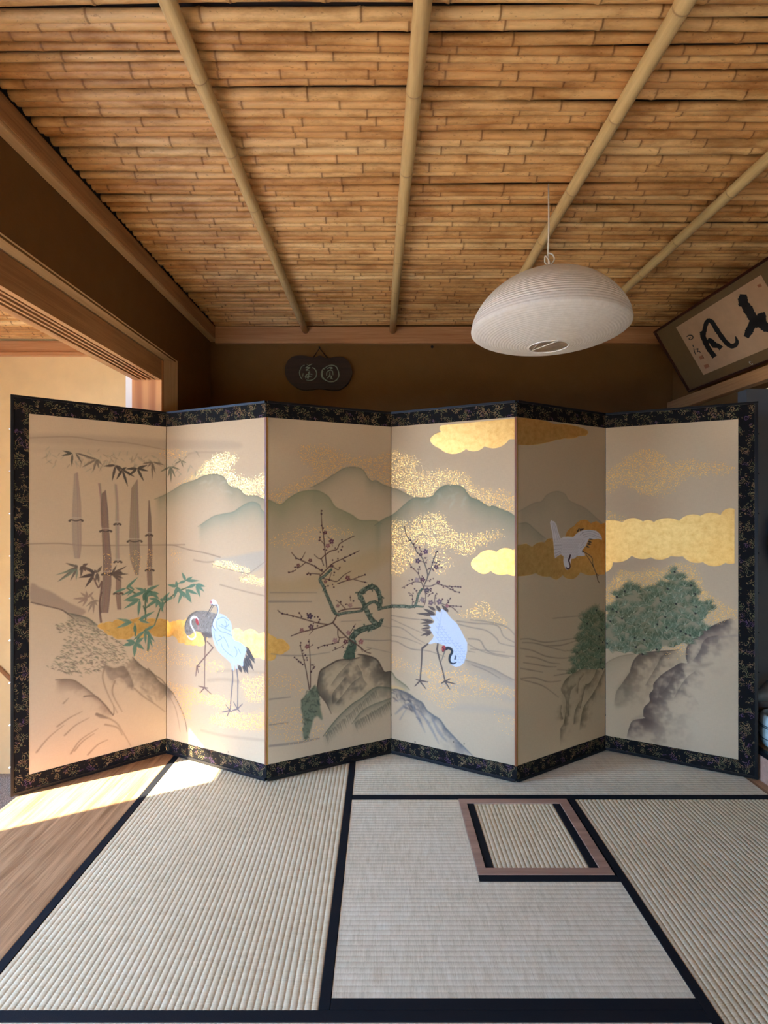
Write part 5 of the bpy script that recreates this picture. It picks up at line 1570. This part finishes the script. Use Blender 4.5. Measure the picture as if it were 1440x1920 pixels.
# hearth frame and its straw lid
hf = thing('sunken_hearth', 'square pinkish-brown wooden frame of the sunken hearth, set flush in the tatami', 'hearth', (0.53, 1.86, -0.05))
bpy.context.view_layer.update()
OX0, OX1, OY0, OY1 = HX0, MATX2 - 0.006, HY0, MATY2 - 0.001
IX0, IX1, IY0, IY1 = 0.3385, 0.7085, 1.6765, 2.0465
for lo, hi in (((OX0, OY0), (OX1, IY0)), ((OX0, IY1), (OX1, OY1)), ((OX0, IY0), (IX0, IY1)), ((IX1, IY0), (OX1, IY1))):
    under(box('rail', (lo[0] + .0002, lo[1] + .0002, -0.05), (hi[0] - .0002, hi[1] - .0002, 0.0035), M_PINK, bevel=0.0015), hf)
lid = thing('inset_mat', 'small square tatami mat with two black cloth borders fitted inside the hearth frame', 'mat', (0.52, 1.86, -0.045))
bpy.context.view_layer.update()
under(ribbed('rush_surface', IX0 + 0.027, IX1 - 0.0285, IY0 + 0.001, IY1 - 0.001, 'Y', M_RUSH_Y, None, pitch=0.0157), lid)
heri(lid, (IX0 + 0.001, IY0 + 0.001), (IX0 + 0.027, IY1 - 0.001))
heri(lid, (IX1 - 0.0285, IY0 + 0.001), (IX1 - 0.001, IY1 - 0.001))

# ------------------------------------------------------------------ folding screen
screen = thing('folding_screen', 'six-panel folding screen painted with cranes, plum, bamboo and gold clouds, edged in black brocade', 'folding screen', (0.06, 2.3, SCREEN_Z))
bpy.context.view_layer.update()
T = 0.017
for i in range(6):
    sk = SILKS[i]
    P, d, L = sk.P, sk.d, sk.L
    Mx = Matrix(((d.x, -d.y, 0, P.x), (d.y, d.x, 0, P.y), (0, 0, 1, 0), (0, 0, 0, 1)))
    rel = Matrix.Translation(-Vector(screen.location)) @ Mx
    # ridge ends are trimmed so that neighbours meet without running through each other
    a, b = (0.0 if i % 2 else 0.0), L
    cut0 = 0.006 if i in (2, 4) else 0.0004
    cut1 = 0.006 if i in (1, 3) else 0.0004
    bm = bmesh.new()
    add_box(bm, (cut0, 0.0008, SCREEN_Z), (L - cut1, T, SCREEN_H + SCREEN_Z), 0.001)
    panel = from_bm('panel', bm, M_LACQ, screen)
    panel.matrix_local = rel
    # silk
    o = new_obj('painting', silk_mesh(i), M_SILK, panel)
    # brocade
    lo, hi = 0.001, L - 0.001
    z0, z1 = 0.013, SCREEN_H - 0.010
    rects = [((lo, SCREEN_Z + z0), (hi, SILK_LO + 0.001)), ((lo, SILK_HI - 0.001), (hi, SCREEN_Z + z1))]
    if i == 0:
        rects.append(((0.010, SILK_LO + 0.001), (SIDE_L, SILK_HI - 0.001)))
    if i == 5:
        rects.append(((L - SIDE_R, SILK_LO + 0.001), (L - 0.012, SILK_HI - 0.001)))
    for p0, p1 in rects:
        box('brocade_border', (p0[0], -0.0012, p0[1]), (p1[0], 0.0006, p1[1]), M_BROC, panel)
    # lacquer frame
    rects = [((cut0, SCREEN_Z), (L - cut1, SCREEN_Z + z0)), ((cut0, SCREEN_Z + z1), (L - cut1, SCREEN_Z + SCREEN_H))]
    if i == 0:
        rects.append(((0.001, SCREEN_Z + z0), (0.011, SCREEN_Z + z1)))
    if i == 5:
        rects.append(((L - 0.013, SCREEN_Z + z0), (L - 0.001, SCREEN_Z + z1)))
    for p0, p1 in rects:
        box('frame_rail', (p0[0], -0.004, p0[1]), (p1[0], 0.0007, p1[1]), M_LACQ, panel, 0.001)
    # edge strips at the two forward folds
    if i in (1, 3):
        bm = bmesh.new()
        add_box(bm, (L - 0.009, -0.0015, SILK_LO), (L - 0.0003, 0.006, SILK_HI), 0.0006)
        from_bm('edge_strip', bm, M_EDGE, panel)
    if i in (2, 4):
        bm = bmesh.new()
        add_box(bm, (0.0008, -0.0015, SILK_LO), (0.0052, 0.004, SILK_HI), 0.0006)
        from_bm('edge_strip', bm, M_GILT, panel)
    # small pins along the outer edges
    if i in (0, 5):
        xx = -0.0012 if i == 0 else L + 0.0012
        for zz in np.linspace(0.12, 1.5, 9):
            bm = bmesh.new()
            bmesh.ops.create_uvsphere(bm, u_segments=8, v_segments=6, radius=0.0035, matrix=Matrix.Translation((xx, 0.006, zz)))
            from_bm('edge_pin', bm, M_LACQ if i == 5 else M_CORD, panel)

# ------------------------------------------------------------------ paper pendant lamp
lx, ly = 0.579, 1.786


def paper():
    t = NT('lamp_paper')
    f = t.noise(t.coord(), 60, 5, 0.7)
    fib = t.noise(t.coord(), 400, 2, 0.6)
    c = t.ramp(f, [(0.3, (228, 220, 208)), (0.7, (242, 235, 224))])
    tr = t.n('ShaderNodeBsdfTranslucent')
    t.l(c, tr.inputs['Color'])
    mx = t.n('ShaderNodeMixShader')
    mx.inputs[0].default_value = 0.38
    t.set(Base_Color=c, Roughness=0.8, Specular_IOR_Level=0.2)
    t.bump(fib, 0.12, 0.001)
    t.l(t.b.outputs[0], mx.inputs[1])
    t.l(tr.outputs[0], mx.inputs[2])
    t.l(mx.outputs[0], t.out.inputs['Surface'])
    return t.m


M_PAPER = paper()
lamp = thing('pendant_lamp', 'wide mushroom-shaped white paper pendant lamp hanging on a knotted white cord', 'lamp', (lx, ly, 1.73))
RIM = 0.2655


def shade_profile():
    P = []
    N = 220
    for k in range(N + 1):
        r = 0.062 + (RIM - 0.062) * (1 - (1 - k / N) ** 1.5)
        q = min(1.0, r / RIM)
        z = 1.797 + 0.189 * max(0.0, 1 - q ** 2.3) ** 0.62
        P.append((r, z))
    low = [(RIM, 1.797)]
    for k in range(1, 120):
        a = k / 120
        r = RIM - (RIM - 0.067) * a ** 1.25
        q = r / RIM
        q = max(0.0, (q - 0.25) / 0.75)
        z = 1.737 + 0.060 * (0.75 * q ** 1.4 + 0.25 * (1 - math.sqrt(max(0, 1 - q ** 6))))
        low.append((r, z))
    low.append((0.067, 1.737))
    return P + low[1:]


pr = shade_profile()
# wire rings press fine ripples into the paper
acc, out = 0.0, []
dens = []
for i, (r, z) in enumerate(pr):
    if i:
        acc += math.hypot(r - pr[i - 1][0], z - pr[i - 1][1])
    dens.append(acc)
tot = dens[-1]
n = 400
for k in range(n + 1):
    s = tot * k / n
    r = float(np.interp(s, dens, [p[0] for p in pr]))
    z = float(np.interp(s, dens, [p[1] for p in pr]))
    r1 = float(np.interp(min(tot, s + 0.002), dens, [p[0] for p in pr]))
    z1 = float(np.interp(min(tot, s + 0.002), dens, [p[1] for p in pr]))
    tx, tz = r1 - r, z1 - z
    m = math.hypot(tx, tz) or 1
    amp = (0.0015 if s < 0.27 else 0.0004)
    d = amp * math.cos(2 * math.pi * s / 0.0095)
    out.append((r - tz / m * d * -1, z + tx / m * d * -1 * -1))
bm = bmesh.new()
add_lathe(bm, out, 96, (lx, ly, 0))
bpy.context.view_layer.update()
shade = under(from_bm('lamp_shade', bm, M_PAPER, None, True), lamp)
# overlapping paper seams
bm = bmesh.new()
for k in range(6):
    a = math.radians(252 + k * 60)
    prev = None
    for i in range(6, len(pr), 3):
        r, z = pr[i]
        i2 = min(i + 1, len(pr) - 1)
        tx, tz = pr[i2][0] - pr[i - 1][0], pr[i2][1] - pr[i - 1][1]
        m = math.hypot(tx, tz) or 1
        nx, nz = -tz / m, tx / m
        rr, zz = r + nx * 0.0019, z + nz * 0.0019
        w = min(0.0075, 0.035 * r + 0.001) / max(r, 0.02)
        cur = [bm.verts.new((lx + rr * math.cos(a + q), ly + rr * math.sin(a + q), zz)) for q in (-w, 0, w)]
        if prev:
            for q in range(2):
                f = bm.faces.new((prev[q], prev[q + 1], cur[q + 1], cur[q]))
                f.smooth = True
        prev = cur
M_SEAM = m_plain('seam_paper', (248, 244, 236), 0.8, 0.02)
seam = from_bm('paper_seam', bm, M_SEAM, None, True)
seam.parent = shade
seam.matrix_parent_inverse = Matrix.Translation(-Vector(lamp.location))
bm = bmesh.new()
add_tube(bm, [(lx + 0.066 * math.cos(t), ly + 0.066 * math.sin(t), 1.737) for t in np.linspace(0, 2 * math.pi, 40)[:-1]], 0.0022, 8, closed=True)
under(from_bm('opening_ring', bm, M_CORD), lamp)
bm = bmesh.new()
add_tube(bm, [(lx - 0.046, ly + 0.046, 1.737), (lx + 0.002, ly + 0.01, 1.79), (lx + 0.012, ly - 0.0, 1.90)], 0.0016, 6)
add_tube(bm, [(lx + 0.016, ly - 0.064, 1.737), (lx + 0.018, ly - 0.03, 1.80), (lx + 0.012, ly - 0.0, 1.90)], 0.0016, 6)
add_tube(bm, [(lx - 0.046, ly + 0.046, 1.737), (lx + 0.016, ly - 0.064, 1.7385)], 0.0016, 6)
add_tube(bm, [(lx + 0.012, ly, 1.90), (lx, ly, 1.987)], 0.0016, 6)
under(from_bm('wire_spreader', bm, M_CORD), lamp)
bm = bmesh.new()
add_lathe(bm, [(0.0, 1.988), (0.064, 1.9805), (0.064, 1.977), (0.0, 1.984)], 40, (lx, ly, 0))
under(from_bm('top_disc', bm, M_PAPER, None, True), lamp)
bm = bmesh.new()
add_tube(bm, [(lx, ly, 1.986), (lx + 0.001, ly, 2.02), (lx - 0.002, ly, 2.06), (lx + 0.001, ly, 2.15), (lx, ly, CEIL + 0.012)], 0.0027, 10)
under(from_bm('cord', bm, M_CORD), lamp)
bm = bmesh.new()
zc = 2.040
kp = [(lx - 0.003, ly - 0.004, zc + 0.020), (lx + 0.012, ly - 0.005, zc + 0.014), (lx + 0.019, ly - 0.003, zc), (lx + 0.012, ly, zc - 0.013), (lx - 0.002, ly + 0.002, zc - 0.016), (lx - 0.012, ly + 0.002, zc - 0.008),
      (lx - 0.012, ly - 0.002, zc + 0.010), (lx - 0.006, ly - 0.005, zc + 0.004), (lx + 0.002, ly - 0.004, zc - 0.012), (lx + 0.001, ly, zc - 0.024)]
add_tube(bm, [tuple(p) for p in smooth_pts(kp, 6)], 0.0026, 8)
under(from_bm('cord_knot', bm, M_CORD), lamp)

# ------------------------------------------------------------------ gourd-shaped plaque on the back wall
YP = 3.150
plq = thing('hanging_plaque', 'dark gourd-shaped wooden plaque with two encircled green characters, hung from a cord on the wall', 'plaque', tuple(on_y(597, 730, 3.17)))
bpy.context.view_layer.update()


def prism_y(bm, pts2, y0, y1, mi=0, bev=0.0):
    """extrude an outline given as (x, z) between two depths"""
    A = [bm.verts.new((x, y0, z)) for x, z in pts2]
    B = [bm.verts.new((x, y1, z)) for x, z in pts2]
    n = len(A)
    fs = [bm.faces.new(A), bm.faces.new(B[::-1])]
    for k in range(n):
        fs.append(bm.faces.new((A[k], B[k], B[(k + 1) % n], A[(k + 1) % n])))
    if bev:
        bmesh.ops.bevel(bm, geom=list(fs[0].edges), offset=bev, segments=3, affect='EDGES', profile=0.6)


outl = smooth_pts(px('V', [(92, 500), (120, 350), (215, 245), (350, 213), (490, 222), (610, 250), (680, 238), (745, 208), (815, 245), (900, 262), (1040, 242), (1170, 243), (1270, 315), (1330, 440), (1335, 570), (1260, 730), (1140, 828), (1030, 852), (900, 846), (745, 826), (600, 840), (460, 850), (330, 820), (205, 735), (125, 640)]), 5, True)
o2 = [(p.x, p.z) for p in (on_y(x, y, YP) for x, y in outl)]
bm = bmesh.new()
prism_y(bm, o2, YP, 3.180, bev=0.006)
M_PLQ = m_wood('smoked_wood', (30, 18, 11), (54, 34, 22), 'X', 30, 0.5)
under(from_bm('board', bm, M_PLQ), plq)
M_PATINA = m_plain('green_patina', (128, 140, 122), 0.7, 0.15, 40)


def glyph(strokes, w, name, mat, parent, to3, squash=0.35, dz=0.0):
    bm = bmesh.new()
    for s in strokes:
        ww = w
        if isinstance(s, tuple):
            s, ww = s
        P = smooth_pts(px('V', s), 5) if len(s) > 2 else px('V', s)
        pts = [to3(x, y) for x, y in P]
        rads = [ww * (0.72 + 0.5 * math.sin(math.pi * min(1, 0.15 + 0.85 * k / max(1, len(pts) - 1)))) for k in range(len(pts))]
        add_tube(bm, pts, rads, 8, squash=1.0)
    return under(from_bm(name, bm, mat), parent)


t3 = lambda x, y: on_y(x, y, YP - 0.0005)
glyph([[(460, 392), (412, 415), (376, 475), (364, 540), (382, 615), (420, 660)], [(432, 545), (424, 605)], [(600, 440), (650, 468), (684, 540), (668, 610), (620, 660), (545, 680), (490, 668)], [(498, 372), (516, 392)], [(602, 368), (540, 400), (480, 442)], [(474, 440), (520, 438), (560, 440), (505, 470), (480, 490), (548, 484)],
       [(545, 505), (535, 580), (528, 645)], [(470, 602), (500, 570), (550, 555), (602, 572)], [(478, 622), (530, 610), (590, 596)], [(500, 590), (512, 640)], [(470, 600), (478, 640)], [(520, 530), (570, 520)]], 0.0028, 'character', M_PATINA, plq, t3)
glyph([[(850, 440), (800, 470), (770, 550), (785, 625), (830, 668)], [(800, 500), (790, 560), (800, 620), (860, 680), (950, 704), (1040, 680), (1094, 605), (1090, 520), (1052, 430), (985, 396), (905, 404), (838, 448), (828, 480)], [(880, 462), (930, 436), (978, 448), (930, 466)], [(868, 590), (875, 525), (928, 488), (978, 505), (988, 580)],
       [(930, 520), (926, 575), (910, 610), (874, 640)], [(930, 580), (952, 606)], [(950, 590), (960, 615), (950, 640), (985, 652)]], 0.0028, 'character', M_PATINA, plq, t3)
bm = bmesh.new()
pts = [on_y(*px('V', [q])[0], 3.166) for q in ((612, 262), (735, 78), (892, 275))]
add_tube(bm, pts, 0.0035, 8)
under(from_bm('hanging_cord', bm, m_plain('dark_cord', (40, 22, 16), 0.9)), plq)
M_NAIL = m_plain('iron_nail', (36, 30, 28), 0.5, metallic=0.6)
bm = bmesh.new()
p = on_y(*px('V', [(735, 70)])[0], 3.166)
add_tube(bm, [(p.x, 3.182, p.z), (p.x, 3.158, p.z + 0.002)], [0.004, 0.005], 10)
under(from_bm('nail', bm, M_NAIL), plq)
bm = bmesh.new()
p = on_y(810, 651, 3.17)
add_tube(bm, [(p.x, 3.182, p.z), (p.x, 3.166, p.z), (p.x, 3.162, p.z)], [0.004, 0.004, 0.009], 12)
tag(from_bm('wall_hook', bm, M_NAIL), 'small dark bare nail head high on the back wall right of the plaque', 'hook')

# ------------------------------------------------------------------ framed calligraphy leaning out over the alcove beam
B0 = Vector((1.735, 2.899, 1.834))
T0 = Vector((1.535, 2.899, 2.177))
U = Vector((0, -1, 0))
Vv = (T0 - B0).normalized()
FH = (T0 - B0).length
Nn = U.cross(Vv).normalized()          # towards the room
FL = 1.02


def on_frame(x, y, off=0.0):
    """photo pixel -> (u, v) on the face of the frame"""
    d = Vector(((x - VX) / F, 1.0, -(y - VY) / F))
    o = Vector((0, 0, H))
    k = (B0 + Nn * off - o).dot(Nn) / d.dot(Nn)
    q = o + d * k - B0
    return q.dot(U), q.dot(Vv)


u0, v0 = on_frame(*px('W', [(310, 990)])[0])
u1, v1 = on_frame(*px('W', [(1320, 345)])[0])
ub, vb = on_frame(*px('W', [(635, 1555)])[0])
UP0, UP1, VP0, VP1 = (u0 + ub) / 2, u1, vb, (v0 + v1) / 2
FL = UP0 + UP1
frame = thing('framed_calligraphy', 'long framed calligraphy with bold black brush characters, leaning forward on the beam over the alcove', 'framed calligraphy', tuple(B0 + U * FL / 2))
MF = Matrix(((U.x, -Nn.x, Vv.x, B0.x), (U.y, -Nn.y, Vv.y, B0.y), (U.z, -Nn.z, Vv.z, B0.z), (0, 0, 0, 1)))
bpy.context.view_layer.update()


def on_fr(o):
    o.parent = frame
    o.matrix_local = Matrix.Translation(-Vector(frame.location)) @ MF
    return o


M_FR = m_wood('dark_red_lacquer', (44, 20, 14), (64, 30, 20), 'X', 20, 0.35)
M_MOUNT = m_plain('olive_mount', (98, 74, 42), 0.8, 0.05, 30)
M_PAPER2 = m_plain('aged_paper', (172, 138, 106), 0.85, 0.07, 20)
M_INK = m_plain('black_ink', (18, 17, 18), 0.6, 0.1)
M_SEAL = m_plain('faded_red_seal', (146, 92, 62), 0.8, 0.15, 90)
bm = bmesh.new()
for lo, hi in (((0, 0), (FL, 0.012)), ((0, FH - 0.012), (FL, FH)), ((0, 0.012), (0.012, FH - 0.012)), ((FL - 0.012, 0.012), (FL, FH - 0.012))):
    add_box(bm, (lo[0], -0.009, lo[1]), (hi[0], 0.016, hi[1]), 0.003)
on_fr(from_bm('frame', bm, M_FR))
on_fr(box('mount', (0.010, 0.0, 0.010), (FL - 0.010, 0.014, FH - 0.010), M_MOUNT))
paper_o = on_fr(box('paper', (UP0, -0.0012, VP0), (UP1, 0.0002, VP1), M_PAPER2))


def ink_poly(bm, pts):
    q = [on_frame(x, y) for x, y in pts]
    A = [bm.verts.new((u, -0.0020, v)) for u, v in q]
    B = [bm.verts.new((u, -0.0010, v)) for u, v in q]
    n = len(A)
    bm.faces.new(A)
    bm.faces.new(B[::-1])
    for k in range(n):
        bm.faces.new((A[k], B[k], B[(k + 1) % n], A[(k + 1) % n]))


def ink_stroke(bm, pts, w):
    P = smooth_pts(px('W', pts), 6) if len(pts) > 2 else np.array(px('W', pts))
    ww = np.interp(np.linspace(0, 1, len(P)), np.linspace(0, 1, len(w)), w) / 6.4 / 2
    L, Rr = [], []
    for k in range(len(P)):
        a, b = P[max(0, k - 1)], P[min(len(P) - 1, k + 1)]
        d = (b - a) / max(1e-6, np.hypot(*(b - a)))
        nrm = np.array((-d[1], d[0]))
        jit = 1 + 0.10 * math.sin(k * 2.7) + 0.06 * math.sin(k * 5.3)
        L.append(P[k] + nrm * ww[k] * jit)
        Rr.append(P[k] - nrm * ww[k] * jit)
    for k in range(len(P) - 1):
        ink_poly(bm, [L[k], L[k + 1], Rr[k + 1], Rr[k]])


bm = bmesh.new()
ink_stroke(bm, [(612, 1030), (635, 1100), (670, 1180), (700, 1240), (772, 1338)], [44, 62, 62, 56, 60])
ink_stroke(bm, [(640, 1110), (650, 1010), (672, 930), (700, 900), (740, 920), (790, 1000), (850, 1090), (910, 1165), (965, 1205), (1010, 1200), (1040, 1160), (1022, 1090)], [36, 50, 52, 48, 52, 56, 56, 54, 56, 56, 44, 10])
ink_stroke(bm, [(690, 1125), (730, 1150), (770, 1195), (815, 1205), (850, 1235)], [40, 60, 70, 50, 62])
on_fr(from_bm('brush_character', bm, M_INK)).parent = frame
bm = bmesh.new()
ink_stroke(bm, [(1115, 585), (1110, 660), (1095, 735)], [80, 118, 70])
ink_stroke(bm, [(1120, 680), (1180, 780), (1225, 860), (1262, 930)], [90, 118, 104, 110])
ink_stroke(bm, [(1270, 900), (1220, 960), (1180, 1040), (1150, 1100)], [110, 96, 92, 60])
ink_stroke(bm, [(1240, 930), (1310, 930), (1390, 980), (1480, 1010)], [130, 110, 110, 90])
ink_stroke(bm, [(1290, 900), (1330, 850), (1385, 830)], [90, 90, 60])
ink_stroke(bm, [(1320, 900), (1390, 895)], [70, 60])
on_fr(from_bm('brush_character', bm, M_INK))
for s, w in (([(436, 1098), (460, 1078), (500, 1082), (510, 1110), (480, 1132), (462, 1120), (480, 1102)], [8, 10, 12, 8, 8, 8, 6]), ([(508, 1192), (516, 1222)], [10, 6]), ([(520, 1235), (530, 1280), (546, 1312)], [8, 8, 6]), ([(540, 1250), (572, 1240), (560, 1272)], [8, 8, 6]), ([(560, 1280), (585, 1270), (602, 1290)], [8, 8, 4])):
    bm = bmesh.new()
    ink_stroke(bm, s, w)
    on_fr(from_bm('signature', bm, M_INK))
for pts in ([(582, 1335), (622, 1318), (642, 1352), (602, 1370)], [(640, 1440), (688, 1418), (708, 1455), (660, 1480)], [(1280, 475), (1318, 458), (1338, 490), (1300, 505)]):
    bm = bmesh.new()
    ink_poly(bm, px('W', pts))
    on_fr(from_bm('seal', bm, M_SEAL))
bm = bmesh.new()
u, v = on_frame(*px('W', [(1220, 1390)])[0])
add_tube(bm, [(u + 0.006 * math.cos(a), -0.010 - 0.003 * math.sin(a), v - 0.004 + 0.009 * math.sin(a)) for a in np.linspace(0.3, 5.6, 14)], 0.0013, 6)
on_fr(from_bm('hook', bm, m_plain('steel', (190, 186, 180), 0.35, metallic=0.9)))
bm = bmesh.new()
for uu in (0.10, FL - 0.10):
    bm = bmesh.new()
    w = MF.inverted() @ Vector((WR_X - 0.002, B0.y - uu, CEIL - 0.085))
    add_tube(bm, [(uu, 0.015, FH - 0.02), tuple(w)], 0.0016, 6)
    on_fr(from_bm('hanging_cord', bm, m_plain('cord', (90, 78, 62), 0.9)))

# ------------------------------------------------------------------ ceramics on the alcove platform
def glaze(name, a, b, sc=24, rough=0.25):
    t = NT(name)
    t.set(Base_Color=t.ramp(t.noise(t.coord(), sc, 5, 0.6), [(0.35, a), (0.65, b)]), Roughness=rough, Specular_IOR_Level=0.6)
    return t.m


M_CEL = glaze('celadon_glaze', (150, 166, 158), (182, 194, 186))
M_CELB = glaze('iron_band', (52, 60, 66), (84, 92, 96))
M_GREENG = glaze('olive_glaze', (58, 58, 42), (82, 80, 58), 30, 0.4)
M_CERW = glaze('white_glaze', (112, 110, 104), (136, 134, 128), rough=0.5)
cx, cy = 1.765, 2.235
jar = thing('celadon_jar', 'banded pale green celadon jar with an open mouth at the edge of the alcove platform', 'jar', (cx, cy, 0.132))
bpy.context.view_layer.update()
bm = bmesh.new()
add_lathe(bm, [(0.0, 0.1325), (0.078, 0.1325), (0.092, 0.142), (0.100, 0.165), (0.103, 0.20), (0.102, 0.24), (0.099, 0.262), (0.092, 0.272), (0.085, 0.274), (0.082, 0.268), (0.084, 0.255), (0.088, 0.20), (0.07, 0.150), (0.0, 0.146)], 56, (cx, cy, 0))
under(from_bm('body', bm, M_CEL, None, True), jar)
for zz, rr in ((0.175, 0.1025), (0.224, 0.1038), (0.231, 0.1036)):
    bm = bmesh.new()
    add_tube(bm, [(cx + (rr - 0.001) * math.cos(a), cy + (rr - 0.001) * math.sin(a), zz) for a in np.linspace(0, 2 * math.pi, 49)[:-1]], 0.0022, 6, closed=True)
    under(from_bm('band', bm, M_CELB), jar)
# dark bowl and bird behind it
bx, by = 1.93, 2.39
bowl = thing('dark_bowl', 'dark olive glazed bowl standing behind the celadon jar', 'bowl', (bx, by, 0.132))
bpy.context.view_layer.update()
bm = bmesh.new()
add_lathe(bm, [(0.0, 0.133), (0.034, 0.133), (0.036, 0.148), (0.060, 0.19), (0.076, 0.25), (0.082, 0.318), (0.078, 0.320), (0.070, 0.26), (0.05, 0.20), (0.0, 0.165)], 48, (bx, by, 0))
under(from_bm('body', bm, M_GREENG, None, True), bowl)

M_EYE = NT('black_eye').set(Base_Color=lin((10, 10, 10)), Roughness=0.2).m
qx, qy = 1.79, 2.385
bird = thing('bird_figurine', 'small white ceramic bird figurine with a black eye, half hidden behind the screen edge', 'figurine', (qx, qy, 0.33))


def skin_mesh(name, pts, rad, mat, sub=2):
    me = bpy.data.meshes.new(name)
    me.from_pydata(pts, [(k, k + 1) for k in range(len(pts) - 1)], [])
    o = bpy.data.objects.new(name, me)
    C.objects.link(o)
    md = o.modifiers.new('skin', 'SKIN')
    for k, r in enumerate(rad):
        me.skin_vertices[0].data[k].radius = (r, r)
    me.skin_vertices[0].data[0].use_root = True
    ss = o.modifiers.new('sub', 'SUBSURF')
    ss.levels = ss.render_levels = sub
    md.use_smooth_shade = True
    me.materials.append(mat)
    return o


bird.location = (qx, qy, 0.132)
bpy.context.view_layer.update()
bz = 0.285
# tall stem foot, body, neck and head in one ceramic piece
bb = skin_mesh('body', [(qx - 0.07, qy + 0.005, bz + 0.005), (qx - 0.035, qy, bz + 0.02), (qx, qy, bz + 0.035), (qx + 0.022, qy, bz + 0.075), (qx + 0.030, qy, bz + 0.105)], [0.008, 0.032, 0.038, 0.026, 0.021], M_CERW)
under(bb, bird)
bm = bmesh.new()
add_lathe(bm, [(0, 0.133), (0.04, 0.133), (0.042, 0.145), (0.026, 0.17), (0.024, 0.24), (0.032, 0.285), (0.0, 0.29)], 32, (qx - 0.012, qy, 0))
under(from_bm('foot', bm, M_CERW, None, True), bird)
bm = bmesh.new()
add_tube(bm, [(qx + 0.046, qy - 0.004, bz + 0.104), (qx + 0.064, qy - 0.006, bz + 0.098)], [0.008, 0.001], 10)
under(from_bm('beak', bm, M_GREENG), bird)
bm = bmesh.new()
bmesh.ops.create_uvsphere(bm, u_segments=12, v_segments=8, radius=0.0042, matrix=Matrix.Translation((qx + 0.032, qy - 0.0195, bz + 0.112)))
under(from_bm('eye', bm, M_EYE, None, True), bird)

# round white paper lantern on the alcove's end wall
wx, wy, wz = 1.980, 2.448, 1.005
wl = thing('wall_lantern', 'round white paper lantern on the grey alcove wall at the edge of view', 'lantern', (wx, 2.536, wz))
bpy.context.view_layer.update()
bm = bmesh.new()
bmesh.ops.create_uvsphere(bm, u_segments=40, v_segments=24, radius=0.15, matrix=Matrix.Translation((wx, wy, wz)) @ Matrix.Diagonal((0.85, 0.5, 1.15, 1)))
under(from_bm('paper_globe', bm, M_PAPER, None, True), wl)
bm = bmesh.new()
add_box(bm, (wx - 0.04, wy + 0.06, wz - 0.04), (wx + 0.04, 2.5365, wz + 0.04), 0.004)
under(from_bm('bracket', bm, M_CEDAR_X), wl)

# slender stick leaning in the entry hall (seen left of the screen)
bm = bmesh.new()
a, b = on_y(-60, 1205, 3.40), on_y(120, 1385, 3.40)
a = Vector((a.x, 3.436, a.z))
b = Vector((b.x, 3.436, b.z))
dv = (b - a).normalized()
a = a - dv * 0.06
b = b + dv * ((b.z - HALL_Z - 0.012) / -dv.z)
add_tube(bm, [tuple(a), tuple(a.lerp(b, 0.5)), tuple(b)], [0.011, 0.012, 0.012], 12)
stick = from_bm('walking_stick', bm, m_plain('stick_wood', (150, 104, 66), 0.6, 0.1))
tag(stick, 'slender brown wooden stick leaning against the pale entry wall beyond the screen', 'stick')

# ------------------------------------------------------------------ daylight
SUN_H = Vector((0.885, 0.466, 0)).normalized()
EL = math.radians(38.0)
sd = Vector((SUN_H.x * math.cos(EL), SUN_H.y * math.cos(EL), -math.sin(EL)))
sun = bpy.data.lights.new('sun', 'SUN')
sun.energy = 24.0
sun.angle = math.radians(0.55)
sun.color = (1.0, 0.90, 0.74)
so = bpy.data.objects.new('sun', sun)
C.objects.link(so)
so.rotation_mode = 'QUATERNION'
so.rotation_quaternion = (-sd).to_track_quat('Z', 'Y')

w = bpy.data.worlds.new('sky')
SC.world = w
w.use_nodes = True
bg = w.node_tree.nodes['Background']
bg.inputs['Color'].default_value = (0.34, 0.615, 1.14, 1)
bg.inputs['Strength'].default_value = 18.0


def portal(name, loc, rot, sx, sy):
    l = bpy.data.lights.new(name, 'AREA')
    l.shape = 'RECTANGLE'
    l.size, l.size_y = sx, sy
    l.cycles.is_portal = True
    o = bpy.data.objects.new(name, l)
    C.objects.link(o)
    o.location = loc
    o.rotation_euler = rot


portal('daylight_entry_door', (HALL_X0 - 0.11, (D0 + D1) / 2, (DZ + HALL_Z) / 2), (0, -math.pi / 2, 0), DZ - HALL_Z, D1 - D0)
portal('daylight_added_low_opening', (1.1, FRONT_Y - 0.11, 0.2), (math.pi / 2, 0, 0), 1.3, 0.52)  # portal for the low opening added behind the viewer for ceiling light
portal('daylight_entry_window', (HALL_X0 - 0.11, (WN0 - 0.12) / 2, (DZ + HALL_Z) / 2), (0, -math.pi / 2, 0), DZ - HALL_Z, -0.12 - WN0)
portal('daylight_small_window', (-0.36, FRONT_Y - 0.11, 1.08), (math.pi / 2, 0, 0), 0.38, 0.44)
portal('daylight_entry_front', (-1.88, FRONT_Y - 0.11, 0.0), (math.pi / 2, 0, 0), 1.44, 1.2)

SC.view_settings.view_transform = 'Standard'
SC.view_settings.look = 'None'
SC.view_settings.gamma = 1.0
SC.view_settings.use_curve_mapping = False
SC.view_settings.exposure = 1.2
cy_ = SC.cycles
cy_.use_denoising = True
cy_.use_adaptive_sampling = True
cy_.adaptive_threshold = 0.02
cy_.max_bounces = 10
cy_.diffuse_bounces = 7
cy_.glossy_bounces = 4
cy_.transmission_bounces = 6
cy_.caustics_reflective = False
cy_.caustics_refractive = False
cy_.sample_clamp_indirect = 12.0
